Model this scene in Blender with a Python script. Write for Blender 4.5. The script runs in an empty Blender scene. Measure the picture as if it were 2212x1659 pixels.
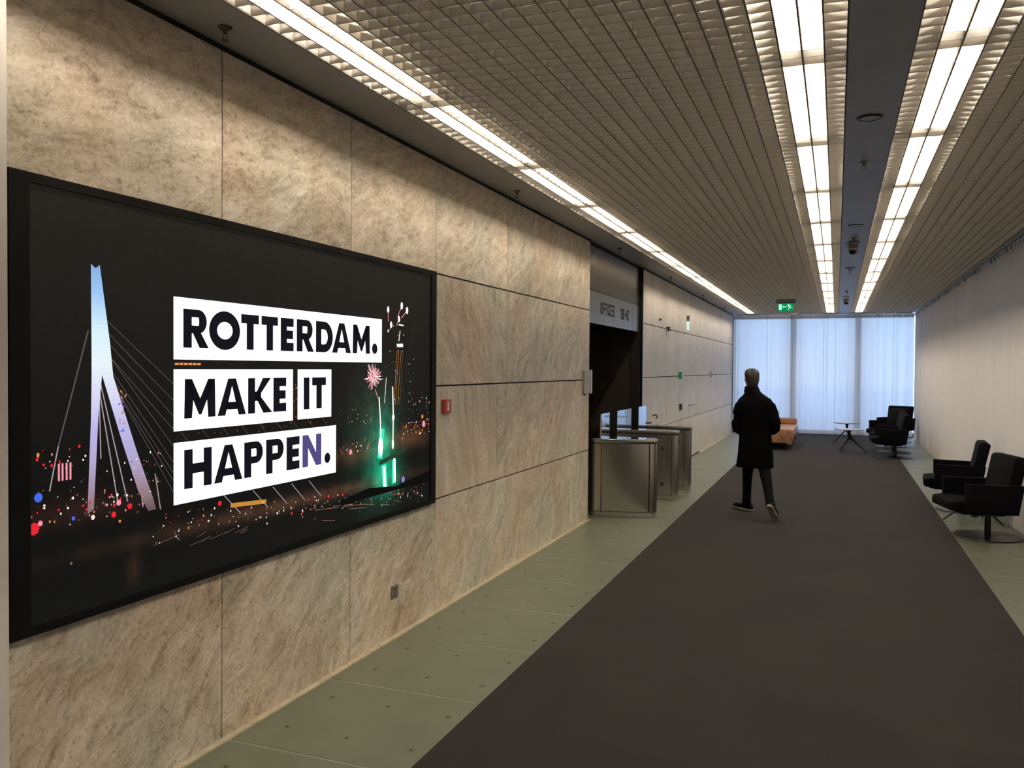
import bpy, bmesh, math, random
from mathutils import Vector, Matrix
random.seed(7)
PI = math.pi
sc = bpy.context.scene
COL = sc.collection

# ------------------------------------------------------------------ camera
YAW, PITCH, ROLL, FPX = 0.3675, -0.0199, 0.0075, 1820.0
fw = Vector((-math.sin(YAW)*math.cos(PITCH), math.cos(YAW)*math.cos(PITCH), math.sin(PITCH)))
rt0 = Vector((math.cos(YAW), math.sin(YAW), 0)); up0 = rt0.cross(fw)
rt = rt0*math.cos(ROLL)+up0*math.sin(ROLL); up = up0*math.cos(ROLL)-rt0*math.sin(ROLL)
cd = bpy.data.cameras.new('camera'); cam = bpy.data.objects.new('camera', cd); COL.objects.link(cam)
M = Matrix((( rt.x, up.x, -fw.x, 0), (rt.y, up.y, -fw.y, 0), (rt.z, up.z, -fw.z, 1.70), (0, 0, 0, 1)))
cam.matrix_world = M
cd.sensor_width = 36.0; cd.lens = FPX/2212*36.0; cd.clip_start = .05; cd.clip_end = 200
sc.camera = cam

# ------------------------------------------------------------------ world, exposure
SKY_STRENGTH = 3.5
TUBE_STRENGTH = 110.0
w = bpy.data.worlds.new('overcast_sky'); sc.world = w; w.use_nodes = True
nt = w.node_tree; bg = nt.nodes['Background']
tc = nt.nodes.new('ShaderNodeTexCoord'); sx = nt.nodes.new('ShaderNodeSeparateXYZ'); rp = nt.nodes.new('ShaderNodeValToRGB')
nt.links.new(tc.outputs['Generated'], sx.inputs[0]); nt.links.new(sx.outputs['Z'], rp.inputs[0]); nt.links.new(rp.outputs[0], bg.inputs[0])
rp.color_ramp.elements[0].position = 0.0; rp.color_ramp.elements[0].color = (.74, .93, 1.18, 1)
rp.color_ramp.elements[1].position = .6; rp.color_ramp.elements[1].color = (.52, .76, 1.30, 1)
bg.inputs[1].default_value = SKY_STRENGTH
vs = sc.view_settings; vs.view_transform = 'Standard'; vs.look = 'None'; vs.gamma = 1.0; vs.exposure = 0.0; vs.use_curve_mapping = False
try:
    cy = sc.cycles
    cy.max_bounces = 9; cy.diffuse_bounces = 7; cy.glossy_bounces = 3; cy.transmission_bounces = 3; cy.transparent_max_bounces = 8
    cy.caustics_reflective = False; cy.caustics_refractive = False; cy.sample_clamp_indirect = 6.0
    cy.use_denoising = True; cy.use_light_tree = True; cy.use_adaptive_sampling = True; cy.adaptive_threshold = .03; cy.adaptive_min_samples = 32
except Exception:
    pass

# ------------------------------------------------------------------ materials
def srgb(r, g, b):
    f = lambda c: c/12.92 if c <= .04045 else ((c+.055)/1.055)**2.4
    return (f(r/255), f(g/255), f(b/255), 1)
class N:
    def __init__(s, m): s.t = m.node_tree; s.n = s.t.nodes; s.l = s.t.links
    def add(s, ty, **k):
        x = s.n.new('ShaderNode'+ty)
        for a, b in k.items(): setattr(x, a, b)
        return x
    def ln(s, a, b): s.l.new(a, b)
    def ramp(s, inp, pts):
        x = s.add('ValToRGB'); e = x.color_ramp.elements
        while len(e) < len(pts): e.new(.5)
        for i, (p, c) in enumerate(pts): e[i].position = p; e[i].color = c if len(c) == 4 else (*c, 1)
        s.ln(inp, x.inputs[0]); return x.outputs[0]
    def math(s, op, a, b=None):
        x = s.add('Math', operation=op)
        for i, v in enumerate((a, b)):
            if v is None: continue
            if isinstance(v, (int, float)): x.inputs[i].default_value = v
            else: s.ln(v, x.inputs[i])
        return x.outputs[0]
    def mix(s, fac, a, b, bt='MIX'):
        x = s.add('MixRGB', blend_type=bt)
        for i, v in enumerate((fac, a, b)):
            if isinstance(v, (int, float)): x.inputs[i].default_value = v
            elif isinstance(v, tuple): x.inputs[i].default_value = v if len(v) == 4 else (*v, 1)
            else: s.ln(v, x.inputs[i])
        return x.outputs[0]
    def noise(s, vec, scale, detail=4, rough=.5, dist=0):
        x = s.add('TexNoise'); x.inputs['Scale'].default_value = scale; x.inputs['Detail'].default_value = detail
        x.inputs['Roughness'].default_value = rough; x.inputs['Distortion'].default_value = dist
        if vec is not None: s.ln(vec, x.inputs['Vector'])
        return x.outputs['Fac']
    def bump(s, h, strength, dist, bsdf):
        x = s.add('Bump'); x.inputs['Strength'].default_value = strength; x.inputs['Distance'].default_value = dist
        s.ln(h, x.inputs['Height']); s.ln(x.outputs[0], bsdf.inputs['Normal'])
def newmat(name):
    m = bpy.data.materials.new(name); m.use_nodes = True
    return m, N(m), m.node_tree.nodes['Principled BSDF']
def plain(name, col, rough=.5, metal=0.0, var=.08, scale=12, spec=.5, bump=0):
    m, n, b = newmat(name)
    t = n.add('TexCoord').outputs['Object']; f = n.noise(t, scale, 1)
    c2 = tuple(c*(1-var*2) for c in col[:3]); c1 = tuple(min(1, c*(1+var)) for c in col[:3])
    n.ln(n.ramp(f, [(.3, c2), (.7, c1)]), b.inputs['Base Color'])
    b.inputs['Roughness'].default_value = rough; b.inputs['Metallic'].default_value = metal
    b.inputs['Specular IOR Level'].default_value = spec
    if bump: n.bump(f, bump, .01, b)
    return m
def emit(name, col, st):
    m, n, b = newmat(name); n.n.remove(b)
    e = n.add('Emission'); e.inputs[0].default_value = col if len(col) == 4 else (*col, 1); e.inputs[1].default_value = st
    n.ln(e.outputs[0], n.n['Material Output'].inputs[0]); return m
MAT = {}
# veined travertine: each slab carries its own vein direction and seed
m, n, b = newmat('veined_stone'); MAT['stone'] = m
tcn = n.add('TexCoord').outputs['Object']
ang = n.add('Attribute', attribute_type='OBJECT', attribute_name='vein_angle').outputs['Fac']
seed = n.add('Attribute', attribute_type='OBJECT', attribute_name='vein_seed').outputs['Fac']
pale = n.add('Attribute', attribute_type='OBJECT', attribute_name='vein_daylit_pale').outputs['Fac']
streak = n.add('Attribute', attribute_type='OBJECT', attribute_name='vein_streak').outputs['Fac']
vr = n.add('VectorRotate', rotation_type='X_AXIS'); n.ln(tcn, vr.inputs['Vector']); n.ln(ang, vr.inputs['Angle'])
off = n.add('CombineXYZ'); n.ln(seed, off.inputs[0]); n.ln(seed, off.inputs[1]); n.ln(seed, off.inputs[2])
va = n.add('VectorMath', operation='ADD'); n.ln(vr.outputs[0], va.inputs[0]); n.ln(off.outputs[0], va.inputs[1]); V = va.outputs[0]
def stretched(sy, sz, scale, det, rough, dist):
    mp = n.add('Mapping'); mp.inputs['Scale'].default_value = (1, sy, sz); n.ln(V, mp.inputs[0])
    return n.noise(mp.outputs[0], scale, det, rough, dist)
warp = n.noise(V, 1.6, 2, .5)
wv_ = n.add('VectorMath', operation='MULTIPLY_ADD'); wc = n.add('CombineXYZ'); n.ln(warp, wc.inputs[1]); n.ln(warp, wc.inputs[2])
wv_.inputs[1].default_value = (0, .20, .30); n.ln(wc.outputs[0], wv_.inputs[0]); n.ln(V, wv_.inputs[2]); V0 = V; V = wv_.outputs[0]
big = stretched(.60, 1.5, 1.7, 3, .55, .3)
vein = stretched(.60, 1.7, 9.0, 5, .80, .2)
band = stretched(.14, 3.0, 3.6, 5, .70, .25)
V = V0
pit = stretched(.9, 1.1, 40, 2, .65, .3)
ms = n.mix(streak, vein, band)
c = n.ramp(ms, [(.30, (.285, .240, .184)), (.43, (.470, .415, .333)), (.54, (.600, .542, .452)), (.68, (.735, .688, .600))])
c2 = n.ramp(big, [(.32, (.78, .75, .70)), (.5, (1.0, .98, .95)), (.68, (1.10, 1.08, 1.05))])
c = n.mix(1.0, c, c2, 'MULTIPLY')
warm = n.noise(V, 1.3, 1)
c = n.mix(1.0, c, n.ramp(warm, [(.35, (.95, 1.0, 1.0)), (.68, (1.06, .98, .93))]), 'MULTIPLY')
pm = n.ramp(pit, [(.32, (.42, .37, .31)), (.42, (1, 1, 1))])
c = n.mix(.50, c, pm, 'MULTIPLY')
grain = n.noise(V, 60, 2, .7)
c = n.mix(1.0, c, n.ramp(grain, [(.30, (.84, .82, .79)), (.55, (1.0, 1.0, 1.0)), (.72, (1.10, 1.10, 1.09))]), 'MULTIPLY')
ws = stretched(.55, 1.5, 4.2, 4, .62, .8); wm = n.noise(V, 2.1, 1)
wmask = n.mix(1.0, n.ramp(ws, [(.455, (0, 0, 0)), (.50, (1, 1, 1)), (.545, (0, 0, 0))]), n.ramp(wm, [(.42, (0, 0, 0)), (.66, (.55, .55, .55))]), 'MULTIPLY')
c = n.mix(wmask, c, (.74, .70, .62))
c = n.mix(n.math('MULTIPLY', pale, .45), c, (.60, .585, .565))  # far slabs: paler marble, plus window daylight whitening mixed into the colour
n.ln(c, b.inputs['Base Color']); b.inputs['Roughness'].default_value = .45; b.inputs['Specular IOR Level'].default_value = .3
n.bump(n.mix(.5, ms, pit), .18, .003, b)
# carpet
m, n, b = newmat('loop_carpet'); MAT['carpet'] = m
t = n.add('TexCoord').outputs['Object']
f1 = n.noise(t, 260, 1, .7); f2 = n.noise(t, 1.3, 2)
c = n.ramp(f1, [(.35, (.0125, .0112, .0100)), (.65, (.034, .0305, .028))])
c = n.mix(1.0, c, n.ramp(f2, [(.3, (.88, .88, .9)), (.7, (1.1, 1.08, 1.05))]), 'MULTIPLY')
n.ln(c, b.inputs['Base Color']); b.inputs['Roughness'].default_value = .85; b.inputs['Specular IOR Level'].default_value = .18
n.bump(f1, .25, .003, b)
# frosted glass floor pane
m, n, b = newmat('frosted_floor_glass'); MAT['floor_glass'] = m
t = n.add('TexCoord').outputs['Object']; f = n.noise(t, 3.0, 2); g = n.noise(t, 120, 0)
n.ln(n.ramp(f, [(.3, (.106, .124, .078)), (.7, (.132, .150, .096))]), b.inputs['Base Color'])
b.inputs['Roughness'].default_value = .33; b.inputs['IOR'].default_value = 2.0
n.ln(n.ramp(g, [(.3, (.36,)*3), (.7, (.40,)*3)]), b.inputs['Roughness'])
MAT['pad'] = plain('support_pad_dark', (.03, .032, .020), .6)
MAT['joint'] = plain('pale_joint_strip', (.42, .44, .37), .35, 0, .05)
MAT['halo'] = plain('support_pad_halo', (.175, .195, .145), .4)
# brushed steel
def steel(name, col, rough, vert=True):
    m, n, b = newmat(name)
    t = n.add('TexCoord').outputs['Object']; mp = n.add('Mapping')
    mp.inputs['Scale'].default_value = (1, 1, 90) if not vert else (90, 90, 1); n.ln(t, mp.inputs[0])
    f = n.noise(mp.outputs[0], 6, 3); g = n.noise(t, 1.5, 2)
    n.ln(n.mix(1, n.ramp(f, [(.2, tuple(c*.96 for c in col)), (.8, col)]), n.ramp(g, [(.3, (.94,)*3), (.7, (1,)*3)]), 'MULTIPLY'), b.inputs['Base Color'])
    b.inputs['Metallic'].default_value = 1; n.ln(n.ramp(f, [(.2, (rough*.97,)*3), (.8, (rough*1.05,)*3)]), b.inputs['Roughness'])
    return m
MAT['steel'] = steel('brushed_steel', (.52, .49, .44), .22, False)
MAT['steel_top'] = steel('polished_steel', (.70, .68, .64), .12, True)
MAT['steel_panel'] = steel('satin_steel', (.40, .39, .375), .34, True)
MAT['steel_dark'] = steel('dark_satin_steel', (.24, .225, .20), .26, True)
MAT['black_plastic'] = plain('black_plastic', (.012, .012, .013), .45)
MAT['frame_black'] = plain('matt_black_frame', (.0045, .0045, .0045), .7, 0, .1, 12, .12)
MAT['gap'] = plain('dark_joint', (.012, .010, .008), .9)
MAT['bronze'] = plain('dark_bronze', (.030, .022, .014), .55, 0, .12, 6)
MAT['wall_dark'] = plain('dark_backing', (.02, .018, .016), .9)
MAT['white_paint'] = plain('white_paint', (.74, .68, .63), .6, 0, .03)
MAT['grey_paint'] = plain('grey_ceiling_paint', (.40, .395, .39), .42, 0, .03, 4)
MAT['panel_grey'] = plain('slate_grey_panel', (.24, .245, .26), .40, 0, .03, 4)
MAT['plenum'] = plain('plenum_grey', (.15, .145, .14), .8)

MAT['housing'] = plain('white_enamel', (.80, .79, .76), .4, 0, .03)
MAT['cream'] = plain('cream_stone_strip', (.50, .43, .30), .5, 0, .10, 14)
MAT['black_fabric'] = plain('black_wool_fabric', (.0045, .0045, .0058), .95, 0, .25, 220, .10, .4)
MAT['black_metal'] = plain('black_metal', (.008, .008, .009), .30, .3, .1)
MAT['table_top'] = plain('pale_table_laminate', (.42, .44, .50), .25, 0, .04)
MAT['leather'] = plain('tan_leather', (.40, .200, .115), .42, 0, .16, 9, .5, .15)
MAT['white_plastic'] = plain('white_plastic', (.62, .61, .57), .45, 0, .03)
MAT['grey_plastic'] = plain('grey_plate', (.20, .19, .165), .4, .4, .06)
MAT['red'] = plain('red_plastic', (.42, .035, .022), .35, 0, .05)
MAT['green'] = plain('green_plastic', (.01, .24, .10), .4, 0, .05)
MAT['mullion'] = plain('mullion_paint', (.20, .18, .16), .5, .2, .06)
MAT['mullion_pale'] = plain('pale_mullion_paint', (.55, .53, .52), .5, 0, .05)
MAT['chrome'] = plain('chrome', (.55, .54, .52), .18, 1, .05)
MAT['dark_chrome'] = plain('aged_brass', (.16, .12, .08), .3, 1, .1)
MAT['skin'] = plain('skin', (.40, .22, .15), .5, 0, .05)
MAT['hair'] = plain('brown_hair', (.016, .0115, .007), .55, 0, .4, 60)
MAT['coat'] = plain('black_wool_coat', (.0026, .0026, .0030), .95, 0, .2, 150, .06, .3)
MAT['trousers'] = plain('dark_denim', (.0042, .0048, .0052), .9, 0, .2, 120, .08)
MAT['shoe'] = plain('black_shoe', (.005, .0048, .0045), .7, 0, .1, 12, .15)
MAT['sole'] = plain('white_sole', (.42, .38, .33), .6)
MAT['tube'] = emit('fluorescent_tube', (1.0, .885, .735), TUBE_STRENGTH)
def glassy(name, refl, tint, rough=.0):
    m, n, b = newmat(name); n.n.remove(b)
    tr = n.add('BsdfTransparent'); tr.inputs[0].default_value = (*tint, 1)
    gl = n.add('BsdfGlossy'); gl.inputs['Roughness'].default_value = rough; gl.inputs['Color'].default_value = (.9, .95, 1, 1)
    fr = n.add('Fresnel'); fr.inputs[0].default_value = 1.5
    f = n.math('MINIMUM', n.math('MULTIPLY', fr.outputs[0], refl), 1.0)
    mx = n.add('MixShader'); n.ln(f, mx.inputs[0]); n.ln(tr.outputs[0], mx.inputs[1]); n.ln(gl.outputs[0], mx.inputs[2])
    n.ln(mx.outputs[0], n.n['Material Output'].inputs[0]); return m
MAT['pane'] = glassy('window_glass', 1.0, (.95, .98, 1))
MAT['gate_glass'] = glassy('gate_glass', 2.6, (.80, .85, .85), .02)
def cloth(name, col, transl, transp, weave=True):
    m, n, b = newmat(name); n.n.remove(b)
    if weave:
        t = n.add('TexCoord').outputs['Object']; f = n.noise(t, 400, 0)
        cc = n.ramp(f, [(.3, tuple(c*.94 for c in col)), (.7, col)])
    else:
        rgb = n.add('RGB'); rgb.outputs[0].default_value = (*col, 1); cc = rgb.outputs[0]
    d = n.add('BsdfDiffuse'); tl = n.add('BsdfTranslucent'); tp = n.add('BsdfTransparent')
    n.ln(cc, d.inputs[0]); n.ln(cc, tl.inputs[0])
    a = n.add('MixShader'); a.inputs[0].default_value = transl; n.ln(d.outputs[0], a.inputs[1]); n.ln(tl.outputs[0], a.inputs[2])
    z = n.add('MixShader'); z.inputs[0].default_value = transp; n.ln(a.outputs[0], z.inputs[1]); n.ln(tp.outputs[0], z.inputs[2])
    n.ln(z.outputs[0], n.n['Material Output'].inputs[0]); return m
MAT['louver'] = cloth('white_louver', (.92, .88, .815), .55, .0, False)
MAT['louver_edge_shade'] = plain('shaded_slat_edge', (.10, .085, .070), .5)  # dark colour stands in for shade on the unlit slat undersides
MAT['sheer'] = cloth('sheer_curtain', (.88, .87, .87), .52, .07)
MAT['drape'] = cloth('white_drape', (.74, .705, .675), .045, .0)
MAT['heading'] = cloth('curtain_heading', (.62, .62, .62), .35, .0)

# ------------------------------------------------------------------ geometry helpers
class MB:
    def __init__(s): s.v = []; s.f = []; s.mi = []; s.cur = 0
    def box(s, x0, x1, y0, y1, z0, z1):
        k = len(s.v)
        s.v += [(x0,y0,z0),(x1,y0,z0),(x1,y1,z0),(x0,y1,z0),(x0,y0,z1),(x1,y0,z1),(x1,y1,z1),(x0,y1,z1)]
        for q in ((0,3,2,1),(4,5,6,7),(0,1,5,4),(1,2,6,5),(2,3,7,6),(3,0,4,7)): s.f.append([k+i for i in q]); s.mi.append(s.cur)
        return s
    def poly(s, pts):
        k = len(s.v); s.v += [tuple(p) for p in pts]; s.f.append(list(range(k, k+len(pts)))); s.mi.append(s.cur); return s
    def loft(s, rings, cap=True, closed=True):
        k = len(s.v); m = len(rings[0])
        for r in rings: s.v += [tuple(p) for p in r]
        for i in range(len(rings)-1):
            for j in range(m if closed else m-1):
                a = k+i*m+j; b2 = k+i*m+(j+1) % m
                s.f.append([a, b2, b2+m, a+m]); s.mi.append(s.cur)
        if cap:
            s.f.append([k+j for j in range(m)][::-1]); s.mi.append(s.cur)
            s.f.append([k+(len(rings)-1)*m+j for j in range(m)]); s.mi.append(s.cur)
        return s
    def cyl(s, p, q, r0, r1=None, n=16):
        r1 = r0 if r1 is None else r1
        p = Vector(p); q = Vector(q); d = (q-p).normalized()
        a = d.orthogonal().normalized(); b2 = d.cross(a)
        R = lambda c, r: [c+a*r*math.cos(2*PI*i/n)+b2*r*math.sin(2*PI*i/n) for i in range(n)]
        return s.loft([R(p, r0), R(q, r1)])
    def tube(s, pts, rad, n=10):
        pts = [Vector(p) for p in pts]; rings = []
        up_ = Vector((0.013, .02, 1))
        for i, p in enumerate(pts):
            d = (pts[min(i+1, len(pts)-1)]-pts[max(i-1, 0)]).normalized()
            a = d.cross(up_); a = a.normalized() if a.length > .05 else d.orthogonal().normalized(); b2 = d.cross(a)
            r = rad[i] if isinstance(rad, (list, tuple)) else rad
            rx, ry = r if isinstance(r, tuple) else (r, r)
            rings.append([p+a*rx*math.cos(2*PI*j/n)+b2*ry*math.sin(2*PI*j/n) for j in range(n)])
        return s.loft(rings)
    def lathe(s, prof, c=(0, 0, 0), n=24):
        rings = [[(c[0]+r*math.cos(2*PI*j/n), c[1]+r*math.sin(2*PI*j/n), c[2]+z) for j in range(n)] for r, z in prof]
        return s.loft(rings)
    def ell(s, c, r, nu=16, nv=10, rot=None):
        rings = []
        for i in range(1, nv):
            t = PI*i/nv; rings.append([(math.sin(t)*math.cos(2*PI*j/nu), math.sin(t)*math.sin(2*PI*j/nu), -math.cos(t)) for j in range(nu)])
        out = []
        for R in rings:
            o = []
            for p in R:
                v = Vector((p[0]*r[0], p[1]*r[1], p[2]*r[2]))
                if rot is not None: v = rot @ v
                o.append(v+Vector(c))
            out.append(o)
        return s.loft(out)
    def mesh(s, name, mats, smooth=False, bevel=0):
        me = bpy.data.meshes.new(name); me.from_pydata([tuple(v) for v in s.v], [], s.f)
        for mm in (mats if isinstance(mats, (list, tuple)) else [mats]): me.materials.append(MAT[mm] if isinstance(mm, str) else mm)
        me.polygons.foreach_set('material_index', s.mi)
        bm = bmesh.new(); bm.from_mesh(me)
        bmesh.ops.recalc_face_normals(bm, faces=bm.faces)
        if bevel:
            bmesh.ops.remove_doubles(bm, verts=bm.verts, dist=1e-5)
            ed = [e for e in bm.edges if len(e.link_faces) == 2 and e.calc_face_angle(0) > .5]
            bmesh.ops.bevel(bm, geom=ed, offset=bevel, segments=2, affect='EDGES', profile=.5)
        bm.to_mesh(me); bm.free()
        if smooth:
            me.polygons.foreach_set('use_smooth', [True]*len(me.polygons))
            try: me.set_sharp_from_angle(angle=.7)
            except Exception: pass
        me.update(); return me
def link(name, me, parent=None, loc=None, rotz=0):
    o = bpy.data.objects.new(name, me); COL.objects.link(o)
    if parent is not None: o.parent = parent
    if loc is not None: o.location = loc
    if rotz: o.rotation_euler = (0, 0, rotz)
    return o
def part(mb, name, mats, parent=None, smooth=False, bevel=0):
    return link(name, mb.mesh(name, mats, smooth, bevel), parent)
def tag(o, label, cat, group=None):
    o['label'] = label; o['category'] = cat
    if group: o['group'] = group
    return o
def struct(o): o['kind'] = 'structure'; return o
def empty(name, loc=(0, 0, 0), rotz=0):
    o = bpy.data.objects.new(name, None); COL.objects.link(o); o.location = loc; o.rotation_euler = (0, 0, rotz); o.empty_display_size = .1; return o
def copy_tree(o, parent=None):
    c = o.copy(); COL.objects.link(c); c.parent = parent
    for ch in list(o.children): copy_tree(ch, c)
    return c

# ------------------------------------------------------------------ setting
Y0, YE = -2.6, 23.4            # corridor start and end
XW = -2.58                     # stone face
ZC = 3.13                      # underside of the ceiling
OP0, OP1 = 9.10, 11.84         # opening to the offices
floor = struct(part(MB().box(-5.2, 2.2, Y0-.3, 24.6, -.20, -.03), 'floor', 'wall_dark'))
carpet = tag(part(MB().box(-1.655, 1.145, Y0, 23.3, -.03, .004), 'carpet_runner', 'carpet'), 'dark grey loop-pile carpet running down the middle of the corridor', 'carpet')
def pane_col(x0, x1, sgn):
    k0 = 3.085
    jm = MB().box(x0, x1, -.0045, .0010, -.028, -.0012).mesh('joint_strip', 'joint')
    i = math.floor((Y0-k0)/.81)
    while k0+i*.81 < 23.0:
        y = k0+i*.81; i += 1
        if y < Y0: continue
        L = min(.81, 23.30-y); link('joint_strip', jm, floor, (0, y, 0))
        mb = MB().box(x0, x1, .005, L-.005, -.03, 0)
        o = link('glass_pane', mb.mesh('glass_pane', 'floor_glass', bevel=.004), floor, (0, y, 0))
        if y < 13:
            q = MB(); W_ = x1-x0
            xs = [x0+.155, x0+.48, x0+.81] if sgn < 0 else [x0+.08, x0+.38]
            for xx in xs:
                if xx > x1-.05: continue
                for yy in (.21, .59):
                    for r_, mi_, z_ in ((.024, 1, .0006), (.0095, 0, .0012)):
                        q.cur = mi_; q.poly([(xx+r_*math.cos(a*PI/6), yy+r_*math.sin(a*PI/6), z_) for a in range(12)])
            s_ = part(q, 'support_pads', ['pad', 'halo'], o); s_['kind'] = 'stuff'
pane_col(-2.545, -1.655, -1)
pane_col(1.145, 1.99, 1)
part(MB().box(-4.9, -2.545, OP0, OP1, -.03, 0), 'glass_pane', 'floor_glass', floor)

# left wall: dark backing, stone slabs, base strip
wl = struct(part(MB().box(-2.75, -2.625, Y0, OP0, 0, 3.6).box(-2.75, -2.625, OP1, YE-.2, 0, 3.6).box(-2.75, -2.66, OP0, OP1, 2.215, 3.6), 'wall_left', 'gap'))
rows = [(.004, .7755), (.7865, 1.5605), (1.5715, 2.3355), (2.3465, 3.105)]
A = math.radians
near = {3: [-1.5, -.3, .9, 2.0, 3.07, 4.147, 5.23, 6.572, 7.913, OP0], 0: [-1.5, -.3, .9, 2.0, 3.07, 4.147, 5.23, 6.572, 7.913, OP0],
        1: [-1.5, .9, 2.0, 5.23, 6.36, 6.572, 7.913, OP0], 2: [-1.5, .9, 2.0, 5.23, 6.572, 7.913, OP0]}
far = {3: [OP1+.02, 13.68, 15.99, 18.3, 20.6, 22.95], 2: [OP1+.02, 12.6, 13.68, 15.99, 16.8, 17.9, 18.95, 20.6, 22.95],
       1: [OP1+.02, 12.6, 13.68, 14.98, 15.99, 18.9, 19.95, 22.95], 0: [OP1+.02, 13.68, 15.99, 18.3, 20.6, 22.95]}
hint = {(2, 5.23): (-58, .15), (1, 5.23): (-78, .8), (1, 6.36): (35, .05), (2, 6.572): (48, .08), (2, 7.913): (50, .08), (1, 6.572): (52, .12), (1, 7.913): (56, .15),
        (0, 7.913): (70, .0), (0, 6.572): (58, .25), (0, 5.23): (45, .15), (0, 4.147): (40, .05), (0, 3.07): (42, 0), (0, 2.0): (48, 0),
        (3, 2.0): (8, 0), (3, 3.07): (14, 0), (3, 4.147): (20, 0), (3, 5.23): (28, .05), (3, 6.572): (42, .1), (3, 7.913): (45, .1)}
for table in (near, far):
    for r, ys in table.items():
        z0, z1 = rows[r]
        for a, b_ in zip(ys[:-1], ys[1:]):
            ya, yb = a+.0028, b_-.0028
            cyy, czz = (ya+yb)/2, (z0+z1)/2
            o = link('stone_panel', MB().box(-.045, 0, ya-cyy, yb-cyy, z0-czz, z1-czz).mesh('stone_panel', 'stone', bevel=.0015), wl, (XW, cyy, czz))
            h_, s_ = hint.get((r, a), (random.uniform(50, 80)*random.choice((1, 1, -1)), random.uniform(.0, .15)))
            o['vein_angle'] = -A(h_); o['vein_seed'] = random.uniform(0, 60); o['vein_streak'] = float(s_); o['vein_daylit_pale'] = 1.0 if table is far else 0.0
struct(part(MB().box(-2.62, -2.545, Y0, OP0, -.02, .007), 'baseboard_left', 'cream'))
struct(part(MB().box(-2.62, -2.545, OP1, 22.95, -.02, .007), 'baseboard_far', 'cream'))
# floor door closer, dark strip under the hidden door
part(MB().box(-2.60, -2.553, 15.9, 17.2, .007, .035), 'door_sill', 'black_plastic', wl)
part(MB().box(-2.63, -2.56, 22.952, 23.02, 0, 3.11), 'edge_trim', 'steel_panel', wl)
struct(part(MB().box(-2.75, -2.46, Y0, 1.925, 0, ZC), 'wall_front_left', 'white_paint'))
# hidden door furniture on the stone
part(MB().box(-2.58, -2.53, 12.605, 12.625, .985, 1.005).box(-2.54, -2.525, 12.605, 12.72, .985, 1.005).box(-2.54, -2.525, 12.70, 12.72, .94, 1.005), 'door_handle', 'black_metal', wl)
part(MB().box(-2.58, -2.53, 15.96, 15.98, 1.005, 1.02).box(-2.54, -2.525, 15.72, 16.4, 1.005, 1.018), 'door_handle', 'black_metal', wl)
part(MB().box(-2.58, -2.545, 14.93, 15.06, .965, 1.075), 'door_lock_box', 'black_plastic', wl, bevel=.004)

# portal of the offices: recess and steel header
rec = struct(part(MB().box(-5.0, -4.9, OP0-.3, OP1+.3, -.03, 3.2).box(-4.9, -2.70, OP0-.1, OP0-.012, -.03, 3.2).box(-2.70, -2.585, OP0-.1, OP0-.012, -.03, 0.0).box(-4.9, -2.64, OP1+.012, OP1+.1, -.03, 3.2)
      .box(-4.9, -2.66, OP0-.1, OP1+.1, 2.55, 2.70), 'wall_recess', 'bronze'))
for yy in (9.35, 9.75): part(MB().box(-4.9, -4.86, yy, yy+.06, 0, 2.5), 'batten', 'black_metal', rec)
part(MB().box(-2.70, -2.59, OP0-.011, OP0+.02, 0, 3.10), 'jamb', 'black_metal', rec)
part(MB().box(-2.61, -2.572, OP1-.012, OP1+.010, 0, 3.10), 'jamb', 'black_metal', rec)
hd = struct(part(MB().box(-2.70, -2.645, OP0+.022, OP1-.036, 2.215, 3.10), 'wall_header', 'gap'))
cols = [OP0+.022, 9.595, 10.465, 11.38, OP1-.037]
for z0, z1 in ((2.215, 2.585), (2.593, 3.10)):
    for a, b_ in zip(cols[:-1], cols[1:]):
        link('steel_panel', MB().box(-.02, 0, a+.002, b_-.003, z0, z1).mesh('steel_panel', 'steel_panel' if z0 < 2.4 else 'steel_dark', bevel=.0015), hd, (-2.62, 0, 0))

# right and end walls
wr = struct(part(MB().box(2.0, 2.15, Y0, 24.2, 0, .30).box(2.0, 2.15, Y0, 24.2, 3.02, 3.6), 'wall_right', 'mullion_pale'))
for i in range(11):
    yy = Y0+i*2.68
    part(MB().box(2.03, 2.13, yy-.04 if i else yy, yy+.04, .30, 3.02), 'mullion', 'mullion_pale', wr)
    if i < 10:
        wo = struct(part(MB().box(2.06, 2.10, yy+.04, yy+2.64, .30, .35).box(2.06, 2.10, yy+.04, yy+2.64, 2.97, 3.02), 'window_%d' % (i+4), 'mullion_pale'))
        part(MB().box(2.075, 2.085, yy+.04, yy+2.64, .35, 2.97), 'glass_pane', 'pane', wo)
struct(part(MB().box(-2.75, 2.15, Y0-.15, Y0, 0, 3.6), 'wall_back', 'white_paint'))
wf = struct(part(MB().box(-2.75, 2.15, 23.75, 23.95, 3.25, 3.7).box(-2.75, -2.62, 22.95, 24.2, 0, 3.6).box(-2.62, 2.0, 23.75, 23.95, -.03, .03), 'wall_far', 'mullion'))
mull = [-2.62, -1.083, .513, 2.0]
for i in range(3):
    wo = struct(part(MB().box(mull[i]+.07, mull[i+1]-.07, 23.80, 23.86, .03, .09).box(mull[i]+.07, mull[i+1]-.07, 23.80, 23.86, 3.18, 3.25), 'window_%d' % (i+1), 'mullion'))
    part(MB().box(mull[i]+.068, mull[i+1]-.068, 23.825, 23.835, .09, 3.18), 'glass_pane', 'pane', wo)
for i in (1, 2):
    part(MB().box(mull[i]-.068, mull[i]+.068, 23.58, 23.80, .03, 3.25), 'mullion', 'mullion_pale', wf)
struct(part(MB().box(-30, 30, 24.6, 90, -.3, -.2), 'floor_outside', plain('pale_paving', (.85, .85, .85), .8)))

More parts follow.
